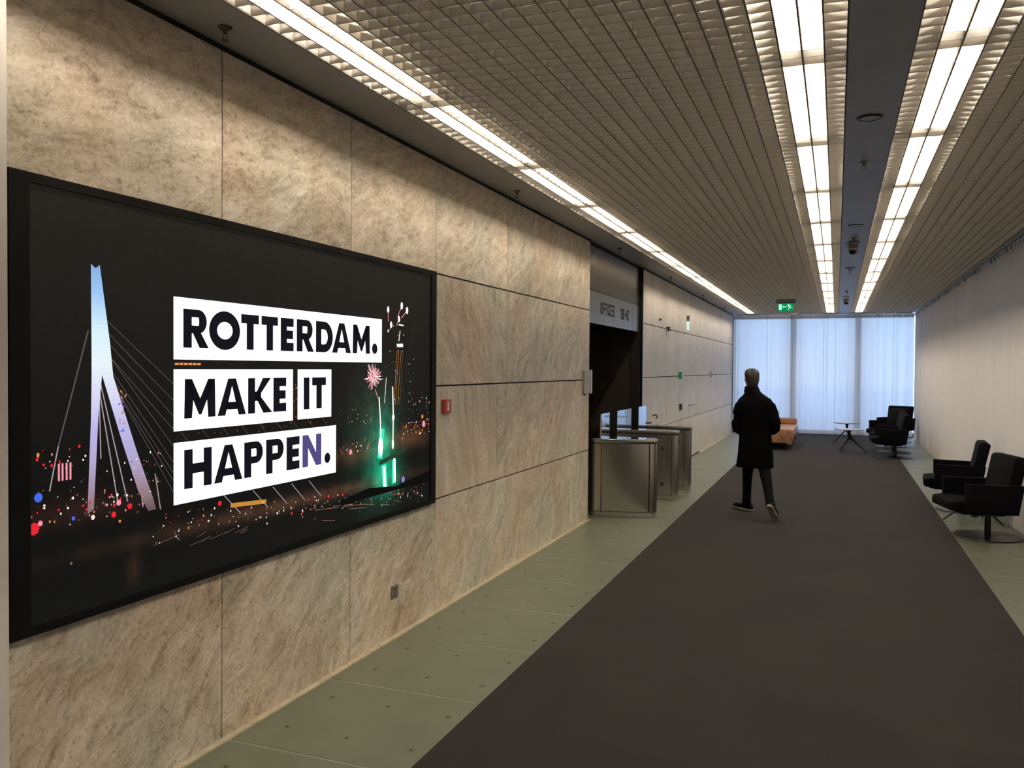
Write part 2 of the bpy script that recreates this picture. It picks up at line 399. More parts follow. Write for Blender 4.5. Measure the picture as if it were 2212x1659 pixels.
# ceiling
ceil = struct(part(MB().box(-2.75, 2.15, Y0, 24.2, 3.60, 3.75), 'ceiling', 'plenum'))
sof = struct(part(MB().box(-2.62, -2.27, Y0, 23.0, ZC+.202, ZC+.215), 'trim_1', 'plenum')); mid = struct(part(MB().box(.024, .298, Y0, 23.0, ZC+.202, ZC+.215), 'trim_2', 'plenum'))
for i, y in enumerate([-2.6, -.55, 2.87-.0, 6.285, 9.70, 13.11, 16.52, 19.93]):
    e = [-.55, 2.87, 6.285, 9.70, 13.11, 16.52, 19.93, 23.0][i]
    part(MB().box(-2.60, -2.268, y+.001, e-.001, ZC, ZC+.20), 'soffit_panel', 'grey_paint', sof)
    part(MB().box(.022, .300, y+.001, e-.001, ZC, ZC+.20), 'centre_panel', 'panel_grey', mid)
struct(part(MB().box(1.745, 2.0, Y0, 23.0, ZC, ZC+.20), 'trim_3', 'grey_paint'))
part(MB().box(-2.62, -2.58, Y0, OP0, 3.108, 3.128).box(-2.62, -2.60, OP0, OP1, 3.108, 3.128).box(-2.62, -2.58, OP1, 22.95, 3.108, 3.128), 'shadow_gap', 'gap', sof)

# ------------------------------------------------------------------ louvre grilles and lamps
LH = .043
YG0, YG1 = -2.5, 22.75
def louvre(x0, ncell, label):
    p = .0955
    x1 = x0+ncell*p
    t = tag(empty('louvre_grille', ((x0+x1)/2, YG0, ZC)), label, 'louvre', 'ceiling louvre grilles')
    cx = (x0+x1)/2
    lm = MB().box(-.0036, .0036, 0, YG1-YG0, 0, LH); lm.mi[0] = 1; lm = lm.mesh('long_slat', ['louver', 'louver_edge_shade'])
    for i in range(ncell+1):
        link('long_slat', lm, t, (x0+i*p-cx, 0, 0))
    cm = MB().box(x0-cx, x1-cx, -.0017, .0017, .001, LH-.002); cm.mi[0] = 1; cm = cm.mesh('cross_slat', ['louver', 'louver_edge_shade'])
    ph = (3.538-YG0) % .0962
    k = 0
    while ph+k*.0962 < YG1-YG0:
        link('cross_slat', cm, t, (0, ph+k*.0962, 0)); k += 1
louvre(-2.267, 24, 'wide white eggcrate ceiling louvre between the stone wall and grey centre panel')
louvre(.302, 15, 'narrower white eggcrate ceiling louvre between the grey centre panel and right curtain')
hm = MB().box(-.020, .020, 0, 1.515, .022, .056).mesh('housing', 'housing')
tm = MB().cyl((0, .085, 0), (0, 1.430, 0), .018, n=10).mesh('tube', 'tube')
ORD = ['overhead out-of-picture', 'nearest visible', 'second visible', 'third visible', 'fourth visible', 'fifth visible', 'sixth visible', 'seventh visible', 'eighth visible', 'ninth visible', 'tenth visible', 'eleventh visible', 'twelfth visible', 'thirteenth visible', 'fourteenth visible', 'fifteenth visible']
rm = {sd: MB().box(min(sd*.0935, sd*.0945), max(sd*.0935, sd*.0945), 0, 1.545, -.020, .004).mesh('reflector', 'louver') for sd in (-1, 1)}
em = MB().cyl((0, .0, 0), (0, .085, 0), .0185, n=10).cyl((0, 1.430, 0), (0, 1.515, 0), .0185, n=10).mesh('end_cap', 'housing')
for lx, sd, lab, g in ((-2.076, -1, '%s lit tube lamp in the ceiling row nearest the stone wall', 'lamp row by the stone wall'),
                   (-.168, 1, '%s lit tube lamp in the ceiling row left of the centre panel', 'lamp row left of centre panel'),
                   (.493, -1, '%s lit tube lamp in the ceiling row right of the centre panel', 'lamp row right of centre panel')):
    y = 4.13-1.545*2
    k = 0
    while y+1.5 < 22.8:
        L = tag(empty('fluorescent_lamp', (lx, y+.015, ZC+.072)), lab % ORD[k], 'lamp', g); k += 1
        link('housing', hm, L); link('tube', tm, L); link('end_cap', em, L); link('reflector', rm[sd], L)
        y += 1.545

# ------------------------------------------------------------------ curtains
def drape(name, mat, p0, p1, z0, z1, amp, waves, seed, nrm, label, cat='curtain', group=None, top_amp=.5, pleat=.0, per_m=7):
    rnd = random.Random(seed)
    p0 = Vector(p0); p1 = Vector(p1); d = p1-p0; L = d.length
    nz = 7; ph = [rnd.uniform(0, 6.28) for _ in range(6)]
    t = tag(empty(name, (p0+p1)/2), label, cat, group); base = (p0+p1)/2
    folds = [(rnd.uniform(.03, L-.03), rnd.uniform(.4, 1.0)*rnd.choice((1, 1, -1)), rnd.uniform(.004, .010), rnd.uniform(-.02, .02)) for _ in range(int(L*per_m))] if pleat else []
    ss = [L*i/int(L*34) for i in range(int(L*34)+1)]
    for c_, h_, w_, _ in folds: ss += [c_+w_*k for k in (-2.4, -1.5, -1, -.6, -.3, 0, .3, .6, 1, 1.5, 2.4)]
    ss = sorted(x_ for x_ in set(ss) if 0 <= x_ <= L)
    mb = MB(); rings = []
    for s_ in ss:
        u = s_/L; col_ = []
        ww = math.sin(s_*waves+ph[0]+1.3*math.sin(s_*1.7+ph[1]))
        ww = math.copysign(abs(ww)**.7, ww)*.7 + .35*math.sin(s_*waves*2.3+ph[2]+.9*math.sin(s_*2.9+ph[3]))
        for k in range(nz):
            v = k/(nz-1); a_ = amp*(1-(1-top_amp)*v)*(1+.25*math.sin(s_*3.1+ph[4]+v*2)); sp_ = 0
            for c_, h_, w_, dr in folds:
                e_ = (s_-c_)/w_
                if abs(e_) < 4: sp_ += h_*pleat*math.exp(-e_*e_)*(.55+.45*math.sin(v*3+c_*7))
            q = p0+d*u+Vector(nrm)*(a_*ww+sp_)-base; col_.append((q.x, q.y, z0+(z1-z0)*v))
        rings.append(col_)
    mb.loft(rings, cap=False, closed=False)
    o = part(mb, 'fabric', mat, t, smooth=False)
    o.data.polygons.foreach_set('use_smooth', [True]*len(o.data.polygons))
    return t, base, rings
far_defs = [(-2.60, -1.083, 'left-hand sheer white curtain glowing blue at the end window, behind the walking man'),
            (-1.083, .513, 'middle sheer white curtain glowing blue at the end window'),
            (.513, 1.815, 'right-hand sheer white curtain glowing blue behind the far armchairs')]
for i, (a, b_, lab) in enumerate(far_defs):
    t, base, rings = drape('sheer_curtain', 'sheer', (a+.004, 23.40, 0), (b_-.004, 23.40, 0), .02, 3.150, .030, 21, 31+i, (0, -1, 0), lab, group='end window curtains', pleat=.055, per_m=7)
    hb = MB(); hr = []
    for R in rings: hr.append([(R[-1][0], R[-1][1]-.006, 3.03), (R[-1][0], R[-1][1]-.006, 3.125)])
    hb.loft(hr, cap=False, closed=False); part(hb, 'heading_tape', 'heading', t)
    hb = MB(); hr = []
    for R in rings: hr.append([(R[0][0], R[0][1]-.005, .022), (R[0][0], R[0][1]-.005, .12)])
    hb.loft(hr, cap=False, closed=False); part(hb, 'hem', 'sheer', t)
    k = MB()
    for j in range(0, len(rings), 12):
        x_, y_ = rings[j][-1][0], rings[j][-1][1]; k.box(x_-.006, x_+.006, y_-.006, y_+.006, 3.10, 3.14)
    kk = part(k, 'hooks', 'white_plastic', t); kk['kind'] = 'stuff'
t, base, rings = drape('long_curtain', 'drape', (1.818, Y0, 0), (1.818, 23.375, 0), .004, 3.105, .016, 5.5, 77, (-1, 0, 0), 'long off-white curtain covering the whole right side of the corridor', top_amp=.8)
k = MB()
for j in range(0, len(rings), 9):
    x_, y_ = rings[j][-1][0], rings[j][-1][1]; k.box(-.006, .006, y_-.008, y_+.008, 3.085, 3.118); k.box(-.010, .010, y_-.014, y_+.004, 3.07, 3.092)
kk = part(k, 'hooks', 'mullion', t); kk['kind'] = 'stuff'
part(MB().box(-.018, .018, rings[0][0][1], rings[-1][0][1], 3.117, 3.130), 'track', 'mullion', t)
part(MB().box(-2.55, 1.76, 23.385, 23.415, 3.135, 3.155), 'curtain_track', 'mullion', wf)

# ------------------------------------------------------------------ flat glyphs (u to the right, v up)
def arc(cx, cy, rx, ry, a0, a1, n_):
    return [(cx+rx*math.cos(math.radians(a0+(a1-a0)*i/n_)), cy+ry*math.sin(math.radians(a0+(a1-a0)*i/n_))) for i in range(n_+1)]
def ringstrip(o_, i_):
    return [[o_[k], o_[k+1], i_[k+1], i_[k]] for k in range(len(o_)-1)]
def heavy(ch, x, w_, h, s):
    P = []
    R = lambda a, b_, c_, d_: P.append([(x+a, b_), (x+c_, b_), (x+c_, d_), (x+a, d_)])
    bar = s*.84
    if ch == 'I': R(0, 0, w_, h)
    elif ch == 'T': R(0, h-bar, w_, h); R(w_/2-s/2, 0, w_/2+s/2, h-bar)
    elif ch == 'E': R(0, 0, s, h); R(s, 0, w_, bar); R(s, h-bar, w_, h); R(s, h/2-bar/2, w_*.95, h/2+bar/2)
    elif ch == 'H': R(0, 0, s, h); R(w_-s, 0, w_, h); R(s, h/2-bar*.5, w_-s, h/2+bar*.5)
    elif ch == 'N':
        R(0, 0, s, h); R(w_-s, 0, w_, h); P.append([(x+s*.9, h), (x+w_-s*.9, 0), (x+w_-s, h*.42), (x+s, h)]); P.append([(x, h), (x+s, h), (x+w_, 0), (x+w_-s, 0)])
    elif ch == 'A':
        c_ = w_/2; t_ = s*.52
        P.append([(x, 0), (x+s*1.02, 0), (x+c_, h*.80), (x+c_, h), (x+c_-t_, h)]); P.append([(x+w_, 0), (x+c_+t_, h), (x+c_, h), (x+c_, h*.80), (x+w_-s*1.02, 0)])
        P.append([(x+w_*.24, h*.16), (x+w_*.76, h*.16), (x+w_*.70, h*.36), (x+w_*.30, h*.36)])
    elif ch == 'M':
        t_ = s*.92
        P.append([(x, 0), (x+s*.92, 0), (x+t_+.01, h*.62), (x+t_, h), (x+w_*.02, h)]); P.append([(x+w_, 0), (x+w_*.98, h), (x+w_-t_, h), (x+w_-t_-.01, h*.62), (x+w_-s*.92, 0)])
        P.append([(x+w_*.02, h), (x+t_, h), (x+w_/2, h*.50), (x+w_/2, h*.08), (x+w_*.46, h*.08)]); P.append([(x+w_*.98, h), (x+w_*.54, h*.08), (x+w_/2, h*.08), (x+w_/2, h*.50), (x+w_-t_, h)])
    elif ch == 'K':
        R(0, 0, s, h)
        P.append([(x+s, h*.50), (x+w_*.60, h), (x+w_*.94, h), (x+s*1.65, h*.50)]); P.append([(x+s, h*.50), (x+s*1.65, h*.52), (x+w_, 0), (x+w_*.62, 0)])
        P.append([(x+s*.9, h*.35), (x+s*1.9, h*.35), (x+s*1.9, h*.62), (x+s*.9, h*.62)])
    elif ch == 'O':
        cx, cy_ = x+w_/2, h/2; P.extend(ringstrip(arc(cx, cy_, w_/2, h*.53, 0, 360, 40), arc(cx, cy_, w_/2-s*1.02, h*.53-s*.95, 0, 360, 40)))
    elif ch == 'D':
        R(0, 0, s, h); cx = x+w_-h*.5; P.extend(ringstrip(arc(cx, h/2, h*.5, h*.5, -90, 90, 24), arc(cx, h/2, h*.5-s, h*.5-bar, -90, 90, 24)))
        P.append([(x+s, 0), (cx, 0), (cx, bar), (x+s, bar)]); P.append([(x+s, h), (cx, h), (cx, h-bar), (x+s, h-bar)])
    elif ch in 'PR':
        R(0, 0, s, h); r_ = h*.31; cx = x+w_*(.97 if ch == 'P' else .92)-r_; cy_ = h-r_
        P.extend(ringstrip(arc(cx, cy_, r_, r_, -90, 90, 20), arc(cx, cy_, r_-s*.95, r_-bar*.78, -90, 90, 20)))
        P.append([(x+s, h), (cx, h), (cx, h-bar*.78), (x+s, h-bar*.78)]); P.append([(x+s, h-2*r_), (cx, h-2*r_), (cx, h-2*r_+bar*.78), (x+s, h-2*r_+bar*.78)])
        if ch == 'R': P.append([(x+s*1.0, h*.44), (x+s*2.0, h*.44), (x+w_, 0), (x+w_-s*1.12, 0)])
    elif ch == '.': P.append(arc(x+w_/2, w_/2, w_/2, w_/2, 0, 345, 23))
    return P
def stroke(pts, t_, closed=False):
    out = []
    for a, b_ in zip(pts[:-1], pts[1:]):
        d = Vector((b_[0]-a[0], b_[1]-a[1])); d.normalize(); n_ = Vector((-d.y, d.x))*t_/2; e = d*t_*.42
        out.append([(a[0]-e.x+n_.x, a[1]-e.y+n_.y), (a[0]-e.x-n_.x, a[1]-e.y-n_.y), (b_[0]+e.x-n_.x, b_[1]+e.y-n_.y), (b_[0]+e.x+n_.x, b_[1]+e.y+n_.y)])
    return out
def wallpolys(mb, polys, x):
    for p in polys: mb.poly([(x, u, v) for u, v in p])
    return mb

# ------------------------------------------------------------------ LED video wall
XS = -2.552
scr = tag(empty('video_wall', (XS, 3.58, .772)), 'huge black-framed LED video wall with a city slogan on the stone wall', 'screen')
def sp(mb, name, mats, **k):
    for i, v in enumerate(mb.v): mb.v[i] = (v[0]-XS, v[1]-3.58, v[2]-.772)
    return part(mb, name, mats, scr, **k)
sp(MB().box(-2.60, -2.541, 1.995, 5.165, 2.312, 2.345).box(-2.60, -2.541, 1.995, 5.165, .772, .803).box(-2.60, -2.541, 1.995, 2.072, .803, 2.312).box(-2.60, -2.541, 5.090, 5.165, .803, 2.312), 'frame', 'frame_black')
m, n, b = newmat('night_city_picture'); MAT['picture'] = m
geo = n.add('TexCoord').outputs['Object']; sep = n.add('SeparateXYZ'); n.ln(geo, sep.inputs[0]); U, Vv = sep.outputs['Y'], sep.outputs['Z']
def blob(cu, cv, ru, rv, pw=1.0):
    a = n.math('POWER', n.math('DIVIDE', n.math('SUBTRACT', U, cu-3.58), ru), 2); c_ = n.math('POWER', n.math('DIVIDE', n.math('SUBTRACT', Vv, cv-.772), rv), 2)
    return n.math('POWER', 2.718, n.math('MULTIPLY', n.math('ADD', a, c_), -1.0))
nz1 = n.noise(geo, 9, 5, .6); nz2 = n.noise(geo, 30, 3)
basec = n.ramp(n.math('DIVIDE', Vv, 1.55), [(.0, (.0045, .0050, .0044)), (.25, (.0030, .0030, .0028)), (.55, (.0080, .0072, .0064)), (1.0, (.0140, .0120, .0100))])
def addc(c0, fac, colr):
    return n.mix(1.0, c0, n.mix(1.0, colr, fac, 'MULTIPLY'), 'ADD')
nf = n.ramp(nz1, [(.25, (.25,)*3), (.7, (1.2,)*3)])
cc = basec
cc = addc(cc, n.mix(1, nf, blob(4.47, 1.20, .10, .17), 'MULTIPLY'), (.0, .42, .22))
cc = addc(cc, n.mix(1, nf, blob(4.50, 1.02, .15, .09), 'MULTIPLY'), (.0, .30, .15))
cc = addc(cc, n.mix(1, nf, blob(4.40, 1.20, .22, .28), 'MULTIPLY'), (.008, .075, .045))
cc = addc(cc, n.mix(1, nf, blob(4.36, 1.42, .26, .22), 'MULTIPLY'), (.020, .022, .016))
cc = addc(cc, n.mix(1, nf, blob(4.78, 1.24, .26, .06), 'MULTIPLY'), (.10, .045, .018))
cc = addc(cc, n.mix(1, nf, blob(4.15, 1.20, .22, .05), 'MULTIPLY'), (.075, .032, .014))
cc = addc(cc, n.mix(1, nf, blob(3.75, 1.01, 1.0, .032), 'MULTIPLY'), (.075, .036, .020))
cc = addc(cc, n.mix(1, nf, blob(2.30, 1.17, .30, .05), 'MULTIPLY'), (.022, .008, .006))
cc = addc(cc, blob(2.53, .90, .035, .06), (.022, .008, .005))
cc = n.mix(1, cc, n.ramp(nz2, [(.3, (.85,)*3), (.7, (1.1,)*3)]), 'MULTIPLY')
b.inputs['Base Color'].default_value = (.006, .006, .006, 1); b.inputs['Roughness'].default_value = .7; b.inputs['Specular IOR Level'].default_value = .06
n.ln(cc, b.inputs['Emission Color']); b.inputs['Emission Strength'].default_value = 1.0
sp(MB().box(-2.60, XS, 2.072, 5.090, .803, 2.312), 'display_panel', 'picture')
WHITE = emit('led_white', (1, 1, 1), 1.5)
INK = plain('led_off_black', (.004, .004, .006), .8, 0, .1, 12, .05); INK.node_tree.nodes['Principled BSDF'].inputs['Emission Color'].default_value = (.0045, .0045, .0080, 1); INK.node_tree.nodes['Principled BSDF'].inputs['Emission Strength'].default_value = 1
def caption(u0, u1, v0, v1, letters, baseline, h):
    bx = sp(MB().box(XS, XS+.0022, u0, u1, v0, v1), 'caption_box', WHITE)
    q = MB(); gl = MB()
    for ch, x, w_ in letters:
        g = gl if ch == 'N' else q
        wallpolys(g, [[(u, v+baseline) for u, v in p] for p in heavy(ch, x, w_, h, .050)], XS+.0032)
    sets = [(q, INK)]
    if gl.v: sets.append((gl, emit('led_glitch_violet', srgb(84, 78, 132), 1.0)))
    for g, mt in sets:
        for i, v in enumerate(g.v): g.v[i] = (v[0]-XS, v[1]-3.58, v[2]-.772)
        part(g, 'lettering', mt, bx)
caption(2.742, 4.442, 1.722, 1.981, [('R', 2.794, .153), ('O', 2.949, .204), ('T', 3.161, .127), ('T', 3.307, .126), ('E', 3.455, .106), ('R', 3.587, .150), ('D', 3.755, .159), ('A', 3.907, .190), ('M', 4.115, .188), ('.', 4.327, .062)], 1.772, .163)
caption(2.742, 3.557, 1.424, 1.681, [('M', 2.799, .191), ('A', 3.003, .192), ('K', 3.210, .180), ('E', 3.398, .103)], 1.474, .166)
caption(3.600, 3.902, 1.426, 1.681, [('I', 3.648, .050), ('T', 3.722, .127)], 1.475, .164)
caption(2.742, 3.949, 1.118, 1.376, [('H', 2.799, .167), ('A', 2.981, .189), ('P', 3.183, .140), ('P', 3.343, .142), ('E', 3.504, .109), ('N', 3.638, .170), ('.', 3.837, .056)], 1.177, .165)
# lit bridge pylon
m, n, b = newmat('lit_pylon'); n.n.remove(b); geo = n.add('TexCoord').outputs['Object']; sep = n.add('SeparateXYZ'); n.ln(geo, sep.inputs[0])
cr = n.ramp(n.math('DIVIDE', n.math('SUBTRACT', sep.outputs['Z'], .33), 1.0), [(.0, (.10, .07, .08)), (.10, (.34, .22, .26)), (.22, (.46, .40, .62)), (.36, (.52, .50, .86)), (.48, (.74, .72, .95)), (.60, (.86, .95, 1.0)), (.72, (.72, .93, 1.0)), (.86, (.36, .60, .95)), (1.0, (.22, .38, .72))])
wv = n.add('TexWave'); wv.inputs['Scale'].default_value = 60; wv.inputs['Distortion'].default_value = .6; n.ln(geo, wv.inputs[0]); wv.bands_direction = 'Z'
cr = n.mix(.35, cr, n.ramp(wv.outputs['Fac'], [(0, (.72,)*3), (1, (1.1,)*3)]), 'MULTIPLY')
e = n.add('Emission'); n.ln(cr, e.inputs[0]); e.inputs[1].default_value = 1.0; n.ln(e.outputs[0], n.n['Material Output'].inputs[0]); MAT['pylon'] = m
q = MB(); X1 = XS+.0012
wallpolys(q, [[(2.329, 2.067), (2.350, 2.053), (2.369, 2.067), (2.415, 1.781), (2.430, 1.655), (2.378, 1.66), (2.331, 1.66), (2.331, 1.745)],
              [(2.331, 1.66), (2.378, 1.66), (2.361, 1.505), (2.340, 1.164), (2.311, 1.150), (2.328, 1.507)],
              [(2.378, 1.66), (2.430, 1.655), (2.545, 1.36), (2.628, 1.166), (2.645, 1.117), (2.603, 1.117), (2.551, 1.204), (2.469, 1.411)]], X1)
sp(q, 'pylon_picture', 'pylon')
CAB = emit('led_cable', srgb(92, 84, 82), 1.0); CABB = emit('led_cable_bright', srgb(170, 160, 165), 1.0)
q = MB()
lines = [((2.396, 1.867), (2.742, 1.619)), ((2.402, 1.82), (2.742, 1.55)), ((2.406, 1.781), (2.742, 1.486)), ((2.413, 1.729), (2.742, 1.43)), ((2.413, 1.729), (2.742, 1.36)), ((2.421, 1.677), (2.742, 1.294)), ((2.432, 1.64), (2.742, 1.25)), ((2.432, 1.624), (2.742, 1.217)), ((2.44, 1.61), (2.742, 1.17))]
for l in lines: wallpolys(q, stroke(l, .0026), XS+.0010)
for k in range(9):
    u = 2.78+k*.13; wallpolys(q, stroke([(u, 1.42), (u+.045, 1.378)], .0022), XS+.0010)
wallpolys(q, stroke([(2.316, 1.821), (2.246, 1.594), (2.188, 1.408)], .006), XS+.0010)
s_ = sp(q, 'stay_cables', CAB); s_['kind'] = 'stuff'
q = MB()
for l in (((2.368, 1.591), (2.453, 1.164)), ((2.372, 1.625), (2.498, 1.172)), ((2.188, 1.408), (2.153, 1.258)), ((2.366, 1.56), (2.372, 1.35)), ((2.64, 1.26), (2.668, 1.115)), ((2.56, 1.25), (2.575, 1.14))): wallpolys(q, stroke(l, .005), XS+.0010)
for u in (3.05, 3.25, 3.40, 3.55, 3.70):
    wallpolys(q, stroke([(u, 1.115-(u-3.05)*.02), (u+.11, 1.02-(u-3.05)*.02)], .004), XS+.0010)
s_ = sp(q, 'stay_cables', CABB); s_['kind'] = 'stuff'
# city lights, traffic, fireworks
LED = [('red', (235, 40, 50)), ('orange', (240, 150, 80)), ('white', (255, 245, 235)), ('pink', (250, 150, 170)), ('blue', (70, 110, 235)), ('amber', (200, 140, 60)), ('dim', (120, 90, 80)), ('teal', (60, 240, 190)), ('violet', (160, 130, 230))]
ledm = [emit('led_'+a, srgb(*c_), 1.0 if a != 'white' else 1.3) for a, c_ in LED]
rnd = random.Random(5)
q = MB()
def dot(u, v, r_, ci, asp=1.0):
    q.cur = ci; q.poly([(XS+.0016, u+r_*math.cos(a*PI/4), v+r_*asp*math.sin(a*PI/4)) for a in range(8)])
inbox = lambda u, v: any(a-.01 < u < b_+.01 and c_-.01 < v < d_+.01 for a, b_, c_, d_ in ((2.742, 4.442, 1.722, 1.981), (2.742, 3.557, 1.424, 1.681), (3.6, 3.902, 1.426, 1.681), (2.742, 3.949, 1.118, 1.376)))
def scatter(n_, u0, u1, v0, v1, r0, r1, cols_, slope=0.0):
    for _ in range(n_):
        u = rnd.uniform(u0, u1); v = rnd.uniform(v0, v1)+slope*(u-u0)
        if inbox(u, v): continue
        dot(u, v, rnd.uniform(r0, r1), rnd.choice(cols_), rnd.uniform(.7, 1.6))
scatter(150, 2.62, 5.05, 1.02, 1.10, .0015, .0050, [0, 1, 2, 2, 3, 5, 6, 6, 6], -.075)
scatter(70, 2.62, 5.05, .98, 1.06, .0015, .0040, [2, 2, 1, 6, 6], -.075)
scatter(70, 2.08, 2.62, 1.13, 1.24, .0015, .0050, [0, 0, 1, 2, 3, 5, 6], -.03)
scatter(16, 2.08, 2.33, 1.34, 1.40, .002, .006, [1, 3, 2, 0], .03)
scatter(30, 2.10, 2.70, 1.24, 1.34, .0012, .0035, [2, 6, 6, 3])
scatter(70, 4.66, 5.08, 1.24, 1.34, .002, .006, [1, 1, 2, 0, 5, 6, 6], .03)
scatter(45, 4.78, 5.08, 1.30, 1.50, .0015, .0050, [2, 2, 0, 3, 4, 6, 6])
scatter(80, 4.58, 4.86, 1.42, 1.95, .0012, .0036, [2, 6, 6, 6])
scatter(40, 3.98, 4.40, 1.20, 1.28, .0015, .0050, [1, 5, 6, 2, 6])
scatter(36, 3.98, 4.40, 1.36, 1.46, .0012, .0035, [2, 6, 6])
scatter(30, 4.44, 4.70, 1.40, 1.80, .0012, .0035, [2, 6, 6])
scatter(22, 2.46, 2.70, 1.18, 1.36, .0015, .0035, [2, 3, 5, 6])
scatter(26, 2.458, 2.49, 1.44, 1.62, .0015, .0050, [5, 3, 4, 6])
scatter(14, 3.565, 3.592, 1.44, 1.66, .002, .004, [0, 1, 6, 6])
scatter(24, 2.75, 3.9, 1.384, 1.416, .0015, .0030, [6, 1, 6])
for u, v, r_, ci in ((2.09, 1.135, .022, 0), (2.108, 1.24, .017, 4), (2.115, 1.15, .010, 3), (2.455, 1.172, .012, 3), (2.509, 1.150, .012, 0), (2.335, 1.135, .009, 2), (2.431, 1.130, .012, 0), (2.25, 1.145, .008, 4), (2.46, 1.10, .006, 1), (4.10, 1.215, .016, 3), (3.02, 1.085, .012, 0), (3.88, .995, .010, 0), (4.02, .985, .008, 0), (4.2, .965, .008, 0), (3.55, .955, .008, 0), (4.98, 1.37, .014, 1), (5.0, 1.32, .022, 3), (4.62, 1.07, .006, 7), (4.72, .985, .02, 8), (2.24, .985, .006, 6)): dot(u, v, r_, ci)
for u in (2.19, 2.205, 2.222, 2.238): q.cur = 3; wallpolys(q, stroke([(u, 1.29), (u, 1.345)], .008), XS+.0016)
q.cur = 5; [wallpolys(q, stroke([(3.10+.042*k, 1.064-.003*k), (3.128+.042*k, 1.062-.003*k)], .020), XS+.0014) for k in range(6)]
q.cur = 1; [wallpolys(q, stroke([(2.752+.026*k, 1.703), (2.766+.026*k, 1.7035)], .009), XS+.0014) for k in range(6)]
for k in range(9):
    u = rnd.uniform(3.6, 4.9); v = .93-(u-3.6)*.03+rnd.uniform(-.05, .02); q.cur = 6; wallpolys(q, stroke([(u, v), (u+rnd.uniform(.08, .25), v-.02)], .004), XS+.0014)
for k in range(10):
    u = rnd.uniform(2.6, 3.3); v = .985-(u-2.6)*.02+rnd.uniform(-.05, .0); q.cur = 6; wallpolys(q, stroke([(u, v), (u+rnd.uniform(.04, .12), v+.012)], .002), XS+.0014)
# tower block outline
for u in (4.615, 4.635, 4.665, 4.69): q.cur = 5 if u < 4.68 else 6; wallpolys(q, stroke([(u+.02, 1.80), (u-.02, 1.46)], .003), XS+.0014)
q.cur = 2; wallpolys(q, stroke([(4.64, 1.83), (4.70, 1.832)], .020), XS+.0016); wallpolys(q, stroke([(4.655, 1.96), (4.71, 1.958)], .008), XS+.0016); wallpolys(q, stroke([(4.655, 1.86), (4.67, 1.92)], .007), XS+.0016)
# shell burst
for k in range(34):
    a = 2*PI*k/34+rnd.uniform(-.06, .06); r0, r1 = rnd.uniform(.012, .03), rnd.uniform(.055, .105)
    q.cur = 3 if k % 3 else 2; pts = [(4.345+r0*math.cos(a), 1.640+r0*.85*math.sin(a)), (4.345+r1*math.cos(a), 1.640+r1*.80*math.sin(a))]
    if not inbox(*pts[1]) : wallpolys(q, stroke(pts, .005), XS+.0016)
dot(4.345, 1.640, .016, 3)
q.cur = 3; wallpolys(q, stroke([(4.37, 1.56), (4.40, 1.51)], .006), XS+.0016)
for (u, v, du, dv, r_) in ((4.519, 2.045, .0, -.07, .014), (4.690, 2.080, -.05, -.07, .016), (4.760, 2.055, -.07, -.05, .016), (4.655, 1.995, -.03, -.04, .014), (4.556, 1.955, -.015, -.03, .014), (4.52, 1.915, 0, 0, .007)):
    dot(u, v, r_, 2, 1.5); q.cur = 3
    if du or dv: wallpolys(q, stroke([(u, v), (u+du, v+dv)], .006), XS+.0015)
q.cur = 2
wallpolys(q, stroke([(4.415, 1.51), (4.428, 1.40), (4.440, 1.25)], .012), XS+.0016); wallpolys(q, stroke([(4.578, 1.57), (4.588, 1.40), (4.585, 1.20)], .013), XS+.0016)
wallpolys(q, stroke([(4.50, 1.63), (4.48, 1.48)], .005), XS+.0016)
dot(4.435, 1.215, .030, 2, 2.0); dot(4.588, 1.385, .016, 2, 1.4); dot(4.585, 1.22, .014, 2, 2.4)
q.cur = 7; wallpolys(q, stroke([(4.45, 1.30), (4.43, 1.17)], .06), XS+.0013); wallpolys(q, stroke([(4.478, 1.08), (4.490, .985)], .058), XS+.0013); wallpolys(q, stroke([(4.60, 1.10), (4.60, .995)], .05), XS+.0013)
q.cur = 2; wallpolys(q, stroke([(4.478, 1.08), (4.488, .975)], .030), XS+.0016); wallpolys(q, stroke([(4.605, 1.12), (4.610, .995)], .026), XS+.0016)
s_ = sp(q, 'city_lights_picture', ledm); s_['kind'] = 'stuff'
q = MB(); wallpolys(q, [[(4.42, 1.105), (4.46, 1.110), (4.75, 1.163), (4.75, 1.185), (4.66, 1.172), (4.42, 1.130)]], XS+.0020)
sp(q, 'barge_picture', emit('led_barge', srgb(40, 66, 50), 1.0))
q = MB(); wallpolys(q, [[(4.0, .955), (4.30, .985), (4.62, .955), (5.085, 1.0), (5.085, .93), (4.3, .93), (4.0, .925)]], XS+.0018)
sp(q, 'river_bank_picture', emit('led_bank', srgb(18, 16, 15), 1.0))

